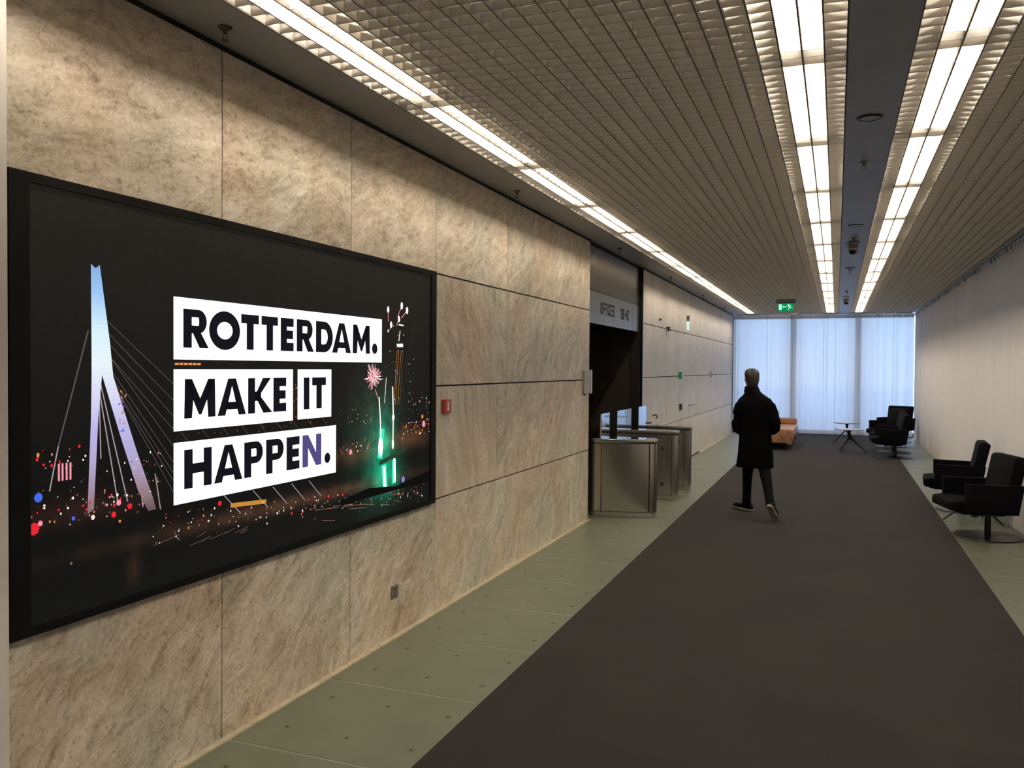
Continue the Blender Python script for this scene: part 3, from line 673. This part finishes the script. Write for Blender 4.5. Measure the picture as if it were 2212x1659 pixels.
# ------------------------------------------------------------------ sign lettering on the steel header
def thin(ch, x, w_, h, t_):
    a, b_, c_ = x+t_/2, x+w_-t_/2, x+w_/2; lo, hi, md = t_/2, h-t_/2, h/2; k = w_*.22
    S = {'O': [[(a, lo+k), (a+k, lo), (b_-k, lo), (b_, lo+k), (b_, hi-k), (b_-k, hi), (a+k, hi), (a, hi-k), (a, lo+k)]],
         'F': [[(a, lo), (a, hi), (b_, hi)], [(a, md), (b_-.01, md)]], 'I': [[(c_, lo), (c_, hi)]],
         'C': [[(b_, lo+k*1.6), (b_-k*.3, lo+k*.3), (c_, lo), (a+k*.3, lo+k*.3), (a, lo+k), (a, hi-k), (a+k*.3, hi-k*.3), (c_, hi), (b_-k*.3, hi-k*.3), (b_, hi-k*1.6)]],
         'E': [[(b_, lo), (a, lo), (a, hi), (b_, hi)], [(a, md), (b_-.01, md)]],
         'S': [[(a, lo+k*1.4), (a+k*.3, lo), (b_-k*.3, lo), (b_, lo+k), (b_, md-k*.6), (a, md+k*.6), (a, hi-k), (a+k*.3, hi), (b_-k*.3, hi), (b_, hi-k*1.4)]],
         '2': [[(a, hi-k*1.4), (a+k*.3, hi), (b_-k*.3, hi), (b_, hi-k), (b_, md+k), (a, lo+k), (a, lo), (b_, lo)]],
         '6': [[(b_, hi-k*1.2), (b_-k*.5, hi), (a+k*.5, hi), (a, hi-k), (a, lo+k), (a+k*.5, lo), (b_-k*.5, lo), (b_, lo+k), (b_, md-k*.4), (b_-k*.5, md+k*.4), (a, md+k*.2)]],
         '-': [[(a, md), (b_, md)]], '4': [[(b_-k, lo), (b_-k, hi), (a, lo+h*.30), (b_+.008, lo+h*.30)]]}[ch]
    out = []
    for s1 in S: out += stroke(s1, t_)
    return out
q = MB(); x = 9.700
for ch in 'OFFICES':
    w_ = .030 if ch == 'I' else .090; wallpolys(q, [[(u, v+2.338) for u, v in p] for p in thin(ch, x, w_, .145, .026)], -2.6188); x += w_+.0165
x = 10.715
for ch in '26-42':
    w_ = .055 if ch == '-' else .084; wallpolys(q, [[(u, v+2.336) for u, v in p] for p in thin(ch, x, w_, .138, .025)], -2.6188); x += w_+.013
part(q, 'lettering', 'gap', hd)

# ------------------------------------------------------------------ speed gates
def foot(pts, inset=0):
    c_ = Vector((sum(p[0] for p in pts)/len(pts), sum(p[1] for p in pts)/len(pts)))
    return [tuple(Vector(p)+(c_-Vector(p)).normalized()*inset) for p in pts]
def gate(pts, label, lens, seams, nearline):
    ox, oy = pts[0]
    t = tag(empty('speed_gate', (ox, oy, 0)), label, 'turnstile', 'steel access gates at the offices entrance')
    loc = [(p[0]-ox, p[1]-oy) for p in pts]
    R = lambda z, ins: [(x_, y_, z) for x_, y_ in foot(loc, ins)]
    part(MB().loft([R(.004, .012), R(.055, .012)]), 'plinth', 'steel', t, smooth=True)
    part(MB().loft([R(.055, .006), R(.838, .006)]), 'body', 'steel', t, smooth=True)
    part(MB().loft([R(.838, .016), R(.848, .016)]), 'shadow_joint', 'gap', t)
    part(MB().loft([R(.848, -.004), R(.888, -.004)]), 'cap', 'steel', t, smooth=True, bevel=.004)
    part(MB().loft([R(.888, .012), R(.892, .014)]), 'top_plate', 'steel_top', t)
    k = MB()
    for (x_, y_) in seams: k.box(x_-ox-.0025, x_-ox+.0025, y_-oy-.004, y_-oy+.02, .062, .838)
    part(k, 'panel_seam', 'gap', t)
    k = MB().loft([[(x_, y_-.0015, z_) for x_, y_ in [(p[0]-ox, p[1]-oy) for p in nearline]] + [(p[0]-ox, p[1]-oy+.02, z_) for p in nearline[::-1]] for z_ in (.060, .066)])
    part(k, 'panel_seam', 'gap', t)
    for (x_, y_, z_) in lens:
        part(MB().cyl((x_-ox, y_-oy-.004, z_), (x_-ox, y_-oy+.01, z_), .022, n=16), 'sensor_eye', 'gap', t)
    (xs_, ys_) = seams[-1]
    part(MB().cyl((xs_-.045-ox, ys_-oy-.006, .79), (xs_-.045-ox, ys_-oy+.01, .79), .008, n=10), 'lock', 'black_plastic', t)
    return t
side1 = [(-3.55, 9.30), (-3.10, 9.295), (-2.62, 9.305), (-2.40, 9.335), (-2.20, 9.385), (-2.02, 9.45), (-1.94, 9.492)]
g1 = gate(side1+[(-1.905, 9.525), (-1.895, 9.60), (-1.92, 9.68), (-2.0, 9.71), (-3.55, 9.71)], 'nearest brushed steel access gate, its curved side panel beside the stone wall', [], [(-2.49, 9.317), (-1.965, 9.475)], side1)
side2 = [(-3.55, 10.84), (-2.6, 10.84), (-2.2, 10.855), (-1.95, 10.875)]
g2 = gate(side2+[(-1.905, 10.895), (-1.890, 10.96), (-1.91, 11.09), (-1.98, 11.13), (-3.55, 11.14)], 'middle brushed steel access gate with two black sensor eyes on its side', [(-2.09, 10.862, .205), (-2.09, 10.862, .66)], [(-1.97, 10.873)], side2)
side3 = [(-3.0, 11.80), (-2.5, 11.80), (-2.2, 11.80), (-1.95, 11.805)]
side3 = [(-2.55, 11.80), (-2.2, 11.80), (-1.95, 11.805)]
g3 = gate([(-2.56, 11.80), (-2.2, 11.80), (-1.95, 11.805), (-1.895, 11.825), (-1.875, 11.90), (-1.90, 12.0), (-1.97, 12.04), (-2.56, 12.04)], 'farthest brushed steel access gate, against the pale stone beyond the opening', [(-2.05, 11.802, .68)], [(-1.97, 11.803)], side3)
for g, (ya, yb, xx, za) in ((g1, (9.33, 9.69, -2.50, .894)), (g2, (10.08, 10.815, -2.50, .42)), (g3, (11.27, 11.78, -2.50, .42))):
    gx, gy, _ = g.location
    gl = part(MB().box(xx-.006-gx, xx+.006-gx, ya-gy, yb-gy, za, 1.175), 'glass_wing', 'gate_glass', g)
    part(MB().box(xx-.008-gx, xx+.008-gx, yb-gy, yb+.010-gy, za, 1.177).box(xx-.007-gx, xx+.007-gx, ya-.012-gy, ya-gy, za, 1.17), 'edge_profile', 'chrome', gl)
for g, (px_, py_) in ((g2, (-2.78, 10.98)), (g3, (-2.45, 11.92))):
    gx, gy, _ = g.location
    part(MB().tube([(px_-gx-.10, py_-gy, .892), (px_-gx-.08, py_-gy, .915), (px_-gx+.0, py_-gy, .925)], [.012, .012, .010], 8), 'card_reader', 'black_plastic', g, smooth=True)

# ------------------------------------------------------------------ wall fittings
t = tag(empty('fire_alarm_call_point', (-2.58, 5.379, 1.372)), 'small red fire alarm call point on the stone beside the video wall', 'fire alarm')
part(MB().box(0, .030, -.052, .052, 0, .098), 'housing', 'red', t, bevel=.004)
part(MB().box(.030, .033, -.022, .012, .020, .048).box(.030, .033, -.022, .012, .052, .078), 'glass_window', 'white_plastic', t)
t = tag(empty('wall_socket_plate', (-2.58, 4.667, .238)), 'small grey metal socket plate low on the stone below the video wall', 'socket')
part(MB().box(0, .006, -.042, .042, 0, .083), 'plate', 'grey_plastic', t, bevel=.002)
part(MB().box(.006, .0075, -.034, .034, .060, .064).box(.006, .0075, -.001, .001, .004, .058), 'flap', 'gap', t)
t = tag(empty('card_reader_box', (-2.58, 8.955, 1.415)), 'slim beige and white intercom box on the stone edge at the offices opening', 'intercom')
part(MB().box(0, .022, -.115, .120, 0, .255), 'housing', plain('beige_metal', (.36, .32, .24), .4, .3), t, bevel=.004)
part(MB().box(.003, .030, .122, .170, .0, .262), 'front_plate', 'white_plastic', t, bevel=.003)
part(MB().cyl((.010, -.05, -.02), (.010, -.05, .0), .012, n=10), 'cable_gland', 'grey_plastic', t)
t = tag(empty('emergency_exit_luminaire', (-2.58, 15.62, 2.405)), 'small lit emergency luminaire sticking out from the far stone wall', 'emergency light')
part(MB().box(0, .045, -.012, .012, 0, .165), 'lit_panel', emit('exit_panel_glow', srgb(205, 245, 225), 1.0), t)
part(MB().box(0, .048, -.02, .02, .165, .25).box(0, .06, -.03, .03, .25, .262), 'bracket', 'grey_plastic', t)
t = tag(empty('door_release_button', (-2.58, 14.93, 1.52)), 'small green door release box on the far stone joint', 'button')
part(MB().box(0, .045, -.075, .075, 0, .115), 'housing', 'green', t, bevel=.004)
part(MB().box(.045, .047, -.05, .05, .03, .085), 'cover', 'white_plastic', t)
t = tag(empty('thermostat', (-2.58, 18.84, 1.52)), 'small cream wall thermostat on the far stone joint near the window', 'thermostat')
part(MB().box(0, .04, -.07, .07, 0, .115), 'housing', 'white_plastic', t, bevel=.004)
part(MB().box(.04, .043, -.04, .04, .03, .08), 'display', 'grey_plastic', t)
t = tag(empty('wall_sensor_bracket', (-2.58, 13.69, 2.31)), 'black twin-pin bracket on the upper far stone joint', 'bracket')
part(MB().box(0, .05, -.07, .07, .045, .058).box(0, .05, -.07, .07, .0, .012), 'arm', 'black_plastic', t)
part(MB().cyl((.03, 0, -.005), (.03, 0, .065), .012, n=10), 'pin', 'black_plastic', t)
t = tag(empty('wall_bolt_pair', (-2.58, 13.08, 2.455)), 'pair of tiny dark bolts high on the far stone beside the opening', 'bolt')
part(MB().cyl((0, -.03, 0), (.02, -.03, 0), .018, n=10), 'bolt', 'black_metal', t); part(MB().cyl((0, .05, .01), (.02, .05, .01), .016, n=10), 'bolt', 'black_metal', t)

# ------------------------------------------------------------------ ceiling fittings
def sprinkler():
    t = empty('sprinkler_head')
    part(MB().lathe([(.030, 0), (.030, -.004), (.022, -.012), (.012, -.013)], n=20), 'rosette', 'dark_chrome', t)
    part(MB().lathe([(.009, -.012), (.009, -.030), (.005, -.032)], n=12), 'nozzle', 'dark_chrome', t)
    part(MB().tube([(.009, 0, -.030), (.013, 0, -.042), (.003, 0, -.056)], .0025, 6).tube([(-.009, 0, -.030), (-.013, 0, -.042), (-.003, 0, -.056)], .0025, 6), 'yoke', 'dark_chrome', t)
    part(MB().lathe([(.004, -.056), (.016, -.058), (.016, -.060), (.003, -.061)], n=14), 'deflector', 'dark_chrome', t)
    return t
pr = sprinkler(); first = True
words = ['nearest', 'second nearest', 'third', 'fourth', 'fifth', 'farthest']
for i, yy in enumerate((2.914, 6.408, 9.86, 13.2, 16.6, 19.97)):
    o = pr if first else copy_tree(pr); first = False
    o.location = (-2.435, yy, ZC); tag(o, '%s sprinkler head on the soffit along the stone wall' % words[i], 'sprinkler', 'sprinklers on the soffit')
for i, yy in enumerate((6.304, 9.89, 12.963, 16.532)):
    o = copy_tree(pr); o.location = (.157, yy, ZC); tag(o, '%s sprinkler head on the grey centre ceiling panel' % ['nearest', 'second', 'third', 'farthest'][i], 'sprinkler', 'sprinklers on the centre panel')
def downlight():
    t = empty('recessed_downlight')
    part(MB().lathe([(.072, 0), (.072, -.006), (.058, -.008), (.054, -.002), (.054, .0)], n=32), 'trim_ring', 'black_metal', t, smooth=True)
    part(MB().lathe([(.053, -.004), (.050, -.0045), (.0, -.005)], n=28), 'lens', plain('ribbed_lens', (.36, .37, .40), .2), t)
    return t
pr = downlight(); first = True
for i, yy in enumerate((5.21, 9.04, 10.20, 12.75, 17.67)):
    o = pr if first else copy_tree(pr); first = False
    o.location = (.157, yy, ZC); tag(o, '%s round unlit downlight in the grey centre ceiling panel' % ['nearest', 'second', 'third', 'fourth', 'farthest'][i], 'downlight', 'downlights in the centre panel')
def dome():
    t = empty('dome_camera')
    part(MB().lathe([(.052, 0), (.056, -.012), (.056, -.040), (.050, -.050)], n=28), 'housing', 'grey_paint', t, smooth=True)
    part(MB().lathe([(.046, -.050), (.044, -.068), (.034, -.086), (.016, -.096), (.002, -.099)], n=28), 'dome', 'black_metal', t, smooth=True)
    return t
o = dome(); o.location = (.157, 10.55, ZC); tag(o, 'nearer dome camera hanging under the grey centre ceiling panel', 'camera', 'ceiling dome cameras')
o2 = copy_tree(o); o2.location = (.162, 18.6, ZC); o2['label'] = 'farther dome camera on the centre panel, close to the end window'
t = tag(empty('exit_sign', (-.98, 18.0, 2.885)), 'green illuminated exit sign with arrow and running figure hanging from the louvre', 'exit sign')
part(MB().box(-.155, .155, -.012, .012, 0, .155), 'sign_plate', emit('exit_green', srgb(8, 140, 88), 1.0), t)
part(MB().box(-.185, .185, -.03, .03, .158, .190).box(-.185, .185, -.025, .025, .208, .232).box(-.11, -.095, -.01, .01, .19, .208).box(.10, .115, -.01, .01, .19, .208), 'housing', plain('dark_brown_metal', (.05, .04, .03), .5), t)
part(MB().cyl((0, 0, .232), (0, 0, .30), .006, n=8), 'rod', 'grey_paint', t)
q = MB(); zz = lambda u, v: (u, -.0135, v)
def fl(polys):
    for p in polys: q.poly([zz(u, v) for u, v in p])
fl([[(-.135, .02), (-.075, .02), (-.075, .135), (-.135, .135)]])
fl([[(-.065, .082), (-.035, .108), (-.035, .056)], [(-.038, .075), (.022, .075), (.022, .090), (-.038, .090)]])
fl([arc(.038, .128, .012, .012, 0, 330, 11)]); fl(stroke([(.05, .115), (.075, .078)], .026)); fl(stroke([(.05, .112), (.085, .118), (.10, .10)], .011)); fl(stroke([(.05, .105), (.045, .085)], .010))
fl(stroke([(.075, .078), (.06, .05), (.055, .022)], .014)); fl(stroke([(.075, .078), (.10, .066), (.128, .07)], .014))
part(q, 'pictogram', emit('exit_white', srgb(190, 250, 220), 1.0), t)

# ------------------------------------------------------------------ armchairs
def rbox(mb, x0, x1, y0, y1, z0, z1): return mb.box(x0, x1, y0, y1, z0, z1)
def armchair():
    t = empty('swivel_armchair')
    # profile polygons are given in x,z and extruded along y
    def prism(prof, y0, y1, name, mat, bev, smooth=True):
        mb = MB().loft([[(x_, y0, z_) for x_, z_ in prof], [(x_, y1, z_) for x_, z_ in prof]])
        return part(mb, name, mat, t, smooth=smooth, bevel=bev)
    for y0, y1 in ((-.340, -.285), (.285, .340)):
        prism([(-.33, .285), (.155, .275), (.205, .565), (-.335, .572)], y0, y1, 'arm', 'black_fabric', .005)
    prism([(-.455, .300), (-.33, .262), (.14, .262), (.12, .375), (-.36, .400), (-.45, .385)], -.282, .282, 'seat', 'black_fabric', .018)
    prism([(.035, .335), (.150, .335), (.255, .820), (.225, .842), (.150, .840), (.130, .815)], -.280, .280, 'backrest', 'black_fabric', .010)
    part(MB().box(-.20, .10, -.16, .16, .235, .265), 'seat_plate', 'black_metal', t)
    part(MB().cyl((0, 0, .014), (0, 0, .24), .030, n=20), 'post', 'black_metal', t, smooth=True)
    part(MB().lathe([(.0, 0), (.315, 0), (.318, .004), (.314, .010), (.05, .016), (.0, .016)], n=48), 'base', 'black_metal', t, smooth=True)
    part(MB().box(-.22, -.16, -.20, -.14, .225, .262), 'lever', 'black_plastic', t, bevel=.008)
    return t
ch = armchair()
chairs = [((1.467, 9.78), 13, 'nearest black fabric swivel armchair on the right, cut by the picture edge'),
          ((1.475, 11.56), -4, 'black fabric swivel armchair just behind the nearest one on the right'),
          ((1.085, 17.93), 3, 'front black armchair of the far group by the end window'),
          ((1.116, 19.06), 2, 'second black armchair of the far group by the end window'),
          ((1.16, 20.42), 34, 'third black armchair of the far group, turned towards the corridor'),
          ((1.36, 21.9), 62, 'rearmost black armchair of the far group, facing the camera')]
for i, ((x, y), a, lab) in enumerate(chairs):
    o = ch if i == 0 else copy_tree(ch)
    o.location = (x, y, .004 if x-.3 < 1.145 else .0015); o.rotation_euler = (0, 0, A(a)); tag(o, lab, 'armchair', 'black swivel armchairs')

# ------------------------------------------------------------------ side tables
def side_table(loc, angs, r_, label):
    t = tag(empty('side_table', loc), label, 'table', 'round three-legged side tables')
    part(MB().lathe([(.0, .455), (.270, .455), (.288, .462), (.290, .470), (.286, .474), (.0, .474)], n=48), 'table_top', 'table_top', t, smooth=True)
    part(MB().lathe([(.028, .26), (.026, .34), (.030, .42), (.075, .455)], n=20), 'column', 'black_metal', t, smooth=True)
    for a in angs:
        c_, s_ = math.cos(A(a)), math.sin(A(a))
        part(MB().tube([(.012*c_, .012*s_, .33), (.07*c_, .07*s_, .25), (r_*c_, r_*s_, .010)], [.016, .016, .011], 10), 'leg', 'black_metal', t, smooth=True)
    return t
side_table((.262, 18.66, .006), (238, 123, 8), .33, 'nearer round side table with pale top on the carpet')
side_table((.242, 20.95, .006), (196, 76, 316), .31, 'farther round side table with pale top near the end window')
st3 = side_table((1.475, 10.70, .0015), (188, 68, 320), .33, 'round side table half hidden between the two near armchairs')

st3.scale = (1, 1, .82)
# ------------------------------------------------------------------ tan leather daybed
t = tag(empty('leather_daybed', (-1.24, 19.6, .004)), 'low tan leather daybed with bolster at its far end, behind the walking man', 'daybed')
sx0, sx1, sy0, sy1 = -.42, .41, -1.05, 1.15
nseg = 5
for i in range(nseg):
    ya = sy0+(sy1-sy0)*i/nseg; yb = sy0+(sy1-sy0)*(i+1)/nseg
    prof = [(sx0, .15), (sx0+.01, .40), (sx0+.06, .43), (sx1-.07, .43), (sx1-.01, .41), (sx1+.015, .35), (sx1+.0, .20), (sx1-.03, .12), (sx1-.12, .12), (sx1-.13, .15)]
    part(MB().loft([[(x_, ya+.002, z_) for x_, z_ in prof], [(x_, yb-.002, z_) for x_, z_ in prof]]), 'cushion_segment', 'leather', t, smooth=True, bevel=.007)
part(MB().loft([[(x_, sy1-.34, z_) for x_, z_ in ((sx0+.0, .432), (sx1-.03, .432), (sx1-.0, .46), (sx1-.01, .545), (sx1-.05, .565), (sx0+.0, .565))], [(x_, sy1-.04, z_) for x_, z_ in ((sx0+.0, .432), (sx1-.03, .432), (sx1-.0, .46), (sx1-.01, .545), (sx1-.05, .565), (sx0+.0, .565))]]), 'bolster', 'leather', t, smooth=True, bevel=.02)
for yy in (sy0+.30, sy0+.98): part(MB().box(sx1-.04, sx1+.014, yy, yy+.035, .16, .40), 'strap', 'shoe', t, bevel=.004)
part(MB().box(sx0+.06, sx1-.12, sy0+.10, sy1-.10, .10, .15), 'frame', 'black_metal', t)
for x_ in (sx0+.10, sx1-.20):
    for y_ in (sy0+.08, sy1-.14): part(MB().box(x_, x_+.05, y_, y_+.05, 0, .10), 'leg', 'black_metal', t)

# ------------------------------------------------------------------ walking man (seen from behind, facing +y)
def remesh(mb, name, mat, parent, vox, smooth_it=4):
    me = mb.mesh(name+'_raw', mat); o = bpy.data.objects.new(name+'_raw', me); COL.objects.link(o)
    r_ = o.modifiers.new('r', 'REMESH'); r_.mode = 'VOXEL'; r_.voxel_size = vox
    s_ = o.modifiers.new('s', 'SMOOTH'); s_.factor = .5; s_.iterations = smooth_it
    dg = bpy.context.evaluated_depsgraph_get(); m2 = bpy.data.meshes.new_from_object(o.evaluated_get(dg)); m2.name = name
    bpy.data.objects.remove(o); m2.materials.clear(); m2.materials.append(MAT[mat]); m2.polygons.foreach_set('use_smooth', [True]*len(m2.polygons))
    return link(name, m2, parent)
MX, MY = -.90, 10.10
man = empty('person', (MX, MY, .004)); tag(man, 'man in black knee-length coat walking away, seen from behind', 'person')
def eloft(mb, secs, n_=24):
    rings = []
    for (cx, cy_, z, rx, ry) in secs:
        rings.append([(cx+rx*math.copysign(abs(math.cos(2*PI*j/n_))**.85, math.cos(2*PI*j/n_)), cy_+ry*math.sin(2*PI*j/n_), z) for j in range(n_)])
    return mb.loft(rings)
HT = A(28)      # head turned to the left
RH = Matrix.Rotation(HT, 3, 'Z')
hc = Vector((-.022, .045, 1.585))
def hp(x_, y_, z_): return hc+RH @ Vector((x_, y_, z_))
# body: one continuous figure (head, neck, trunk, arms, legs)
bd = MB()
bd.ell(hp(0, -.012, .018), (.074, .094, .092), rot=RH); bd.ell(hp(0, .030, -.040), (.056, .064, .072), rot=RH)
bd.tube([hp(0, .088, .010), hp(0, .104, -.022)], [.010, .015], 8)                      # nose
bd.ell(hp(0, .088, -.058), (.022, .010, .007), 8, 6, RH); bd.ell(hp(0, .074, -.094), (.024, .020, .016), 8, 6, RH)
for sgn in (-1, 1): bd.ell(hp(sgn*.078, -.010, -.012), (.010, .020, .033), 10, 8, RH)
bd.tube([(-.010, .0, 1.36), (-.014, .012, 1.46), (-.018, .030, 1.53)], [.062, .055, .055], 14)
eloft(bd, [(.02, .0, .80, .15, .10), (.02, .0, .95, .14, .095), (.02, .0, 1.15, .15, .10), (.02, -.005, 1.30, .17, .10), (.015, .0, 1.39, .09, .07)])
armL = [(-.120, 0, 1.28), (-.165, -.02, 1.17), (-.182, -.03, 1.06), (-.150, .08, .985), (-.110, .14, .98)]
armR = [(.180, 0, 1.28), (.230, -.02, 1.17), (.258, -.03, 1.075), (.225, .08, 1.00), (.175, .14, .995)]
for ar in (armL, armR):
    bd.tube(ar, [.050, .046, .040, .034, .028], 12); e_ = Vector(ar[-1]); s_ = 1 if e_.x < 0 else -1
    bd.ell(e_+Vector((s_*.02, .045, 0)), (.032, .050, .018), 10, 8)
    for k, ln_ in enumerate((.062, .072, .068, .054)):
        p = e_+Vector((s_*(-.012+.019*k), .085, .0)); bd.tube([p, p+Vector((s_*.004, ln_*.6, -.004)), p+Vector((s_*.010, ln_, -.022))], [.0095, .009, .007], 8)
    p = e_+Vector((-s_*.010, .03, .012)); bd.tube([p, p+Vector((-s_*.010, .035, .012)), p+Vector((s_*.004, .062, .012))], [.011, .010, .008], 8)
legL = [(-.045, .0, .82), (-.052, .07, .56), (-.068, .19, .37), (-.078, .265, .22), (-.082, .295, .09)]
legR = [(.115, .0, .82), (.140, -.03, .56), (.186, -.19, .40), (.216, -.31, .29), (.238, -.405, .20)]
for lg in (legL, legR): bd.tube(lg, [.068, .050, .040, .032, .028], 12)
bd.tube([(-.085, .295, .10), (-.088, .30, .05), (-.115, .345, .040), (-.145, .375, .034)], [.026, .024, .022, .014], 10)
bd.tube([(.240, -.410, .205), (.248, -.400, .160), (.262, -.34, .10)], [.026, .022, .016], 10)
body = remesh(bd, 'body', 'skin', man, .009, 3)
for sgn in (-1, 1): part(MB().ell(hp(sgn*.030, .078, .004), (.011, .008, .007), 8, 6), 'eye', 'white_plastic', man)
# hair: short crop, fuller on the crown, down to the nape
hr = MB(); rings = []
hsec = [(-.104, .050, .060, -.030), (-.085, .060, .074, -.026), (-.055, .070, .086, -.020), (-.020, .077, .094, -.016), (.020, .081, .099, -.013), (.055, .081, .098, -.010), (.085, .074, .089, -.008), (.105, .058, .072, -.006), (.116, .034, .045, -.004), (.119, .008, .012, -.002)]
for z_, rx, ry, oy_ in hsec:
    ring = []
    for j in range(36):
        ph = 2*PI*j/36; cx_, sy_ = math.cos(ph), math.sin(ph)
        k_ = 1.0
        if z_ < .045:                                   # leave the face and the ears free
            lim = -.18 if z_ < -.01 else .30
            sy_ = min(sy_, lim)
        r_ = 1+.012*math.sin(j*7.3+z_*60)
        ring.append(hp(cx_*rx*r_, oy_+sy_*ry*r_, z_))
    rings.append(ring)
hr.loft(rings)
hair = part(hr, 'hair', 'hair', man, smooth=True)
# coat
ct = MB()
eloft(ct, [(.030, .01, .560, .212, .150), (.036, .008, .70, .200, .145), (.034, .005, .86, .186, .138), (.030, 0, .98, .178, .132), (.028, -.004, 1.10, .186, .130), (.028, -.012, 1.22, .200, .128), (.027, -.014, 1.305, .206, .116), (.024, -.010, 1.352, .178, .100), (.012, -.004, 1.395, .122, .088), (.0, .002, 1.432, .086, .080), (-.004, .004, 1.462, .078, .076)], 36)
sl = [[(-.110, -.005, 1.290), (-.140, -.010, 1.265), (-.163, -.02, 1.18), (-.178, -.032, 1.07), (-.166, .0, 1.005), (-.145, .09, .975), (-.108, .14, .975)],
      [(.165, -.005, 1.290), (.196, -.010, 1.265), (.230, -.02, 1.18), (.260, -.032, 1.085), (.250, .0, 1.02), (.222, .09, .99), (.17, .14, .99)]]
for s_ in sl: ct.tube(s_, [.058, .064, .064, .061, .062, .057, .050], 16)
coat = remesh(ct, 'coat', 'coat', man, .010, 4)
part(MB().tube([(.034, -.150, .52), (.034, -.150, .86)], [.003, .003], 6), 'back_vent', 'coat', coat)
q = MB(); eloft(q, [(-.006, .004, 1.425, .096, .090), (-.012, .012, 1.458, .086, .086), (-.018, .016, 1.496, .074, .076), (-.018, .016, 1.498, .064, .064)], 28)
part(q, 'collar', 'coat', coat, smooth=True)
# trousers
tr = MB()
eloft(tr, [(.035, .0, .92, .155, .115), (.035, .0, .80, .160, .120), (.035, 0, .72, .15, .11)])
tr.tube([(-.045, .0, .82), (-.052, .07, .56), (-.068, .19, .37), (-.078, .265, .22), (-.082, .292, .105), (-.084, .300, .075)], [.086, .066, .055, .050, .053, .052], 16)
tr.tube([(.115, .0, .82), (.140, -.03, .56), (.186, -.19, .40), (.214, -.30, .29), (.235, -.392, .205), (.240, -.412, .180)], [.086, .069, .057, .050, .051, .050], 16)
remesh(tr, 'trousers', 'trousers', man, .009, 3)
for pts_ in ([(-.082, .290, .14), (-.085, .296, .085), (-.088, .300, .045)], [(.236, -.398, .23), (.240, -.408, .195), (.247, -.402, .150)]):
    part(MB().tube(pts_, [.036, .035, .032], 12), 'sock', 'coat', man, smooth=True)
# shoes: sole outline lofted, then placed
def build_shoe(pos, yaw, pitch):
    t_ = Matrix.Translation(pos) @ Matrix.Rotation(yaw, 4, 'Z') @ Matrix.Rotation(pitch, 4, 'X')
    ol = ((-.030, -.085), (-.038, -.04), (-.034, .03), (-.044, .10), (-.040, .155), (-.020, .190), (.0, .198), (.024, .186), (.042, .15), (.046, .10), (.034, .03), (.038, -.04), (.030, -.085), (.0, -.098))
    def ring(z, k, top=0): return [t_ @ Vector((x_*k, (y_-.05)*k+.05, z+top*max(0, min(1, (.07-y_)/.12)))) for x_, y_ in ol]
    up_ = MB().loft([ring(.020, .97), ring(.040, .97), ring(.055, .90, .015), ring(.064, .74, .030), ring(.068, .5, .034)])
    so = part(up_, 'shoe', 'shoe', man, smooth=True)
    part(MB().loft([ring(0, .98), ring(.006, 1.02), ring(.021, 1.02)]), 'sole', 'sole', so, smooth=False)
    la = MB()
    for k in range(3): la.tube([t_ @ Vector((-.022, .075+.022*k, .066-.006*k)), t_ @ Vector((.022, .08+.022*k, .066-.006*k))], .003, 6)
    part(la, 'laces', 'grey_plastic', so)
build_shoe(Vector((-.088, .325, .006)), A(58), A(3))
build_shoe(Vector((.248, -.405, .129)), A(-14), A(-40))
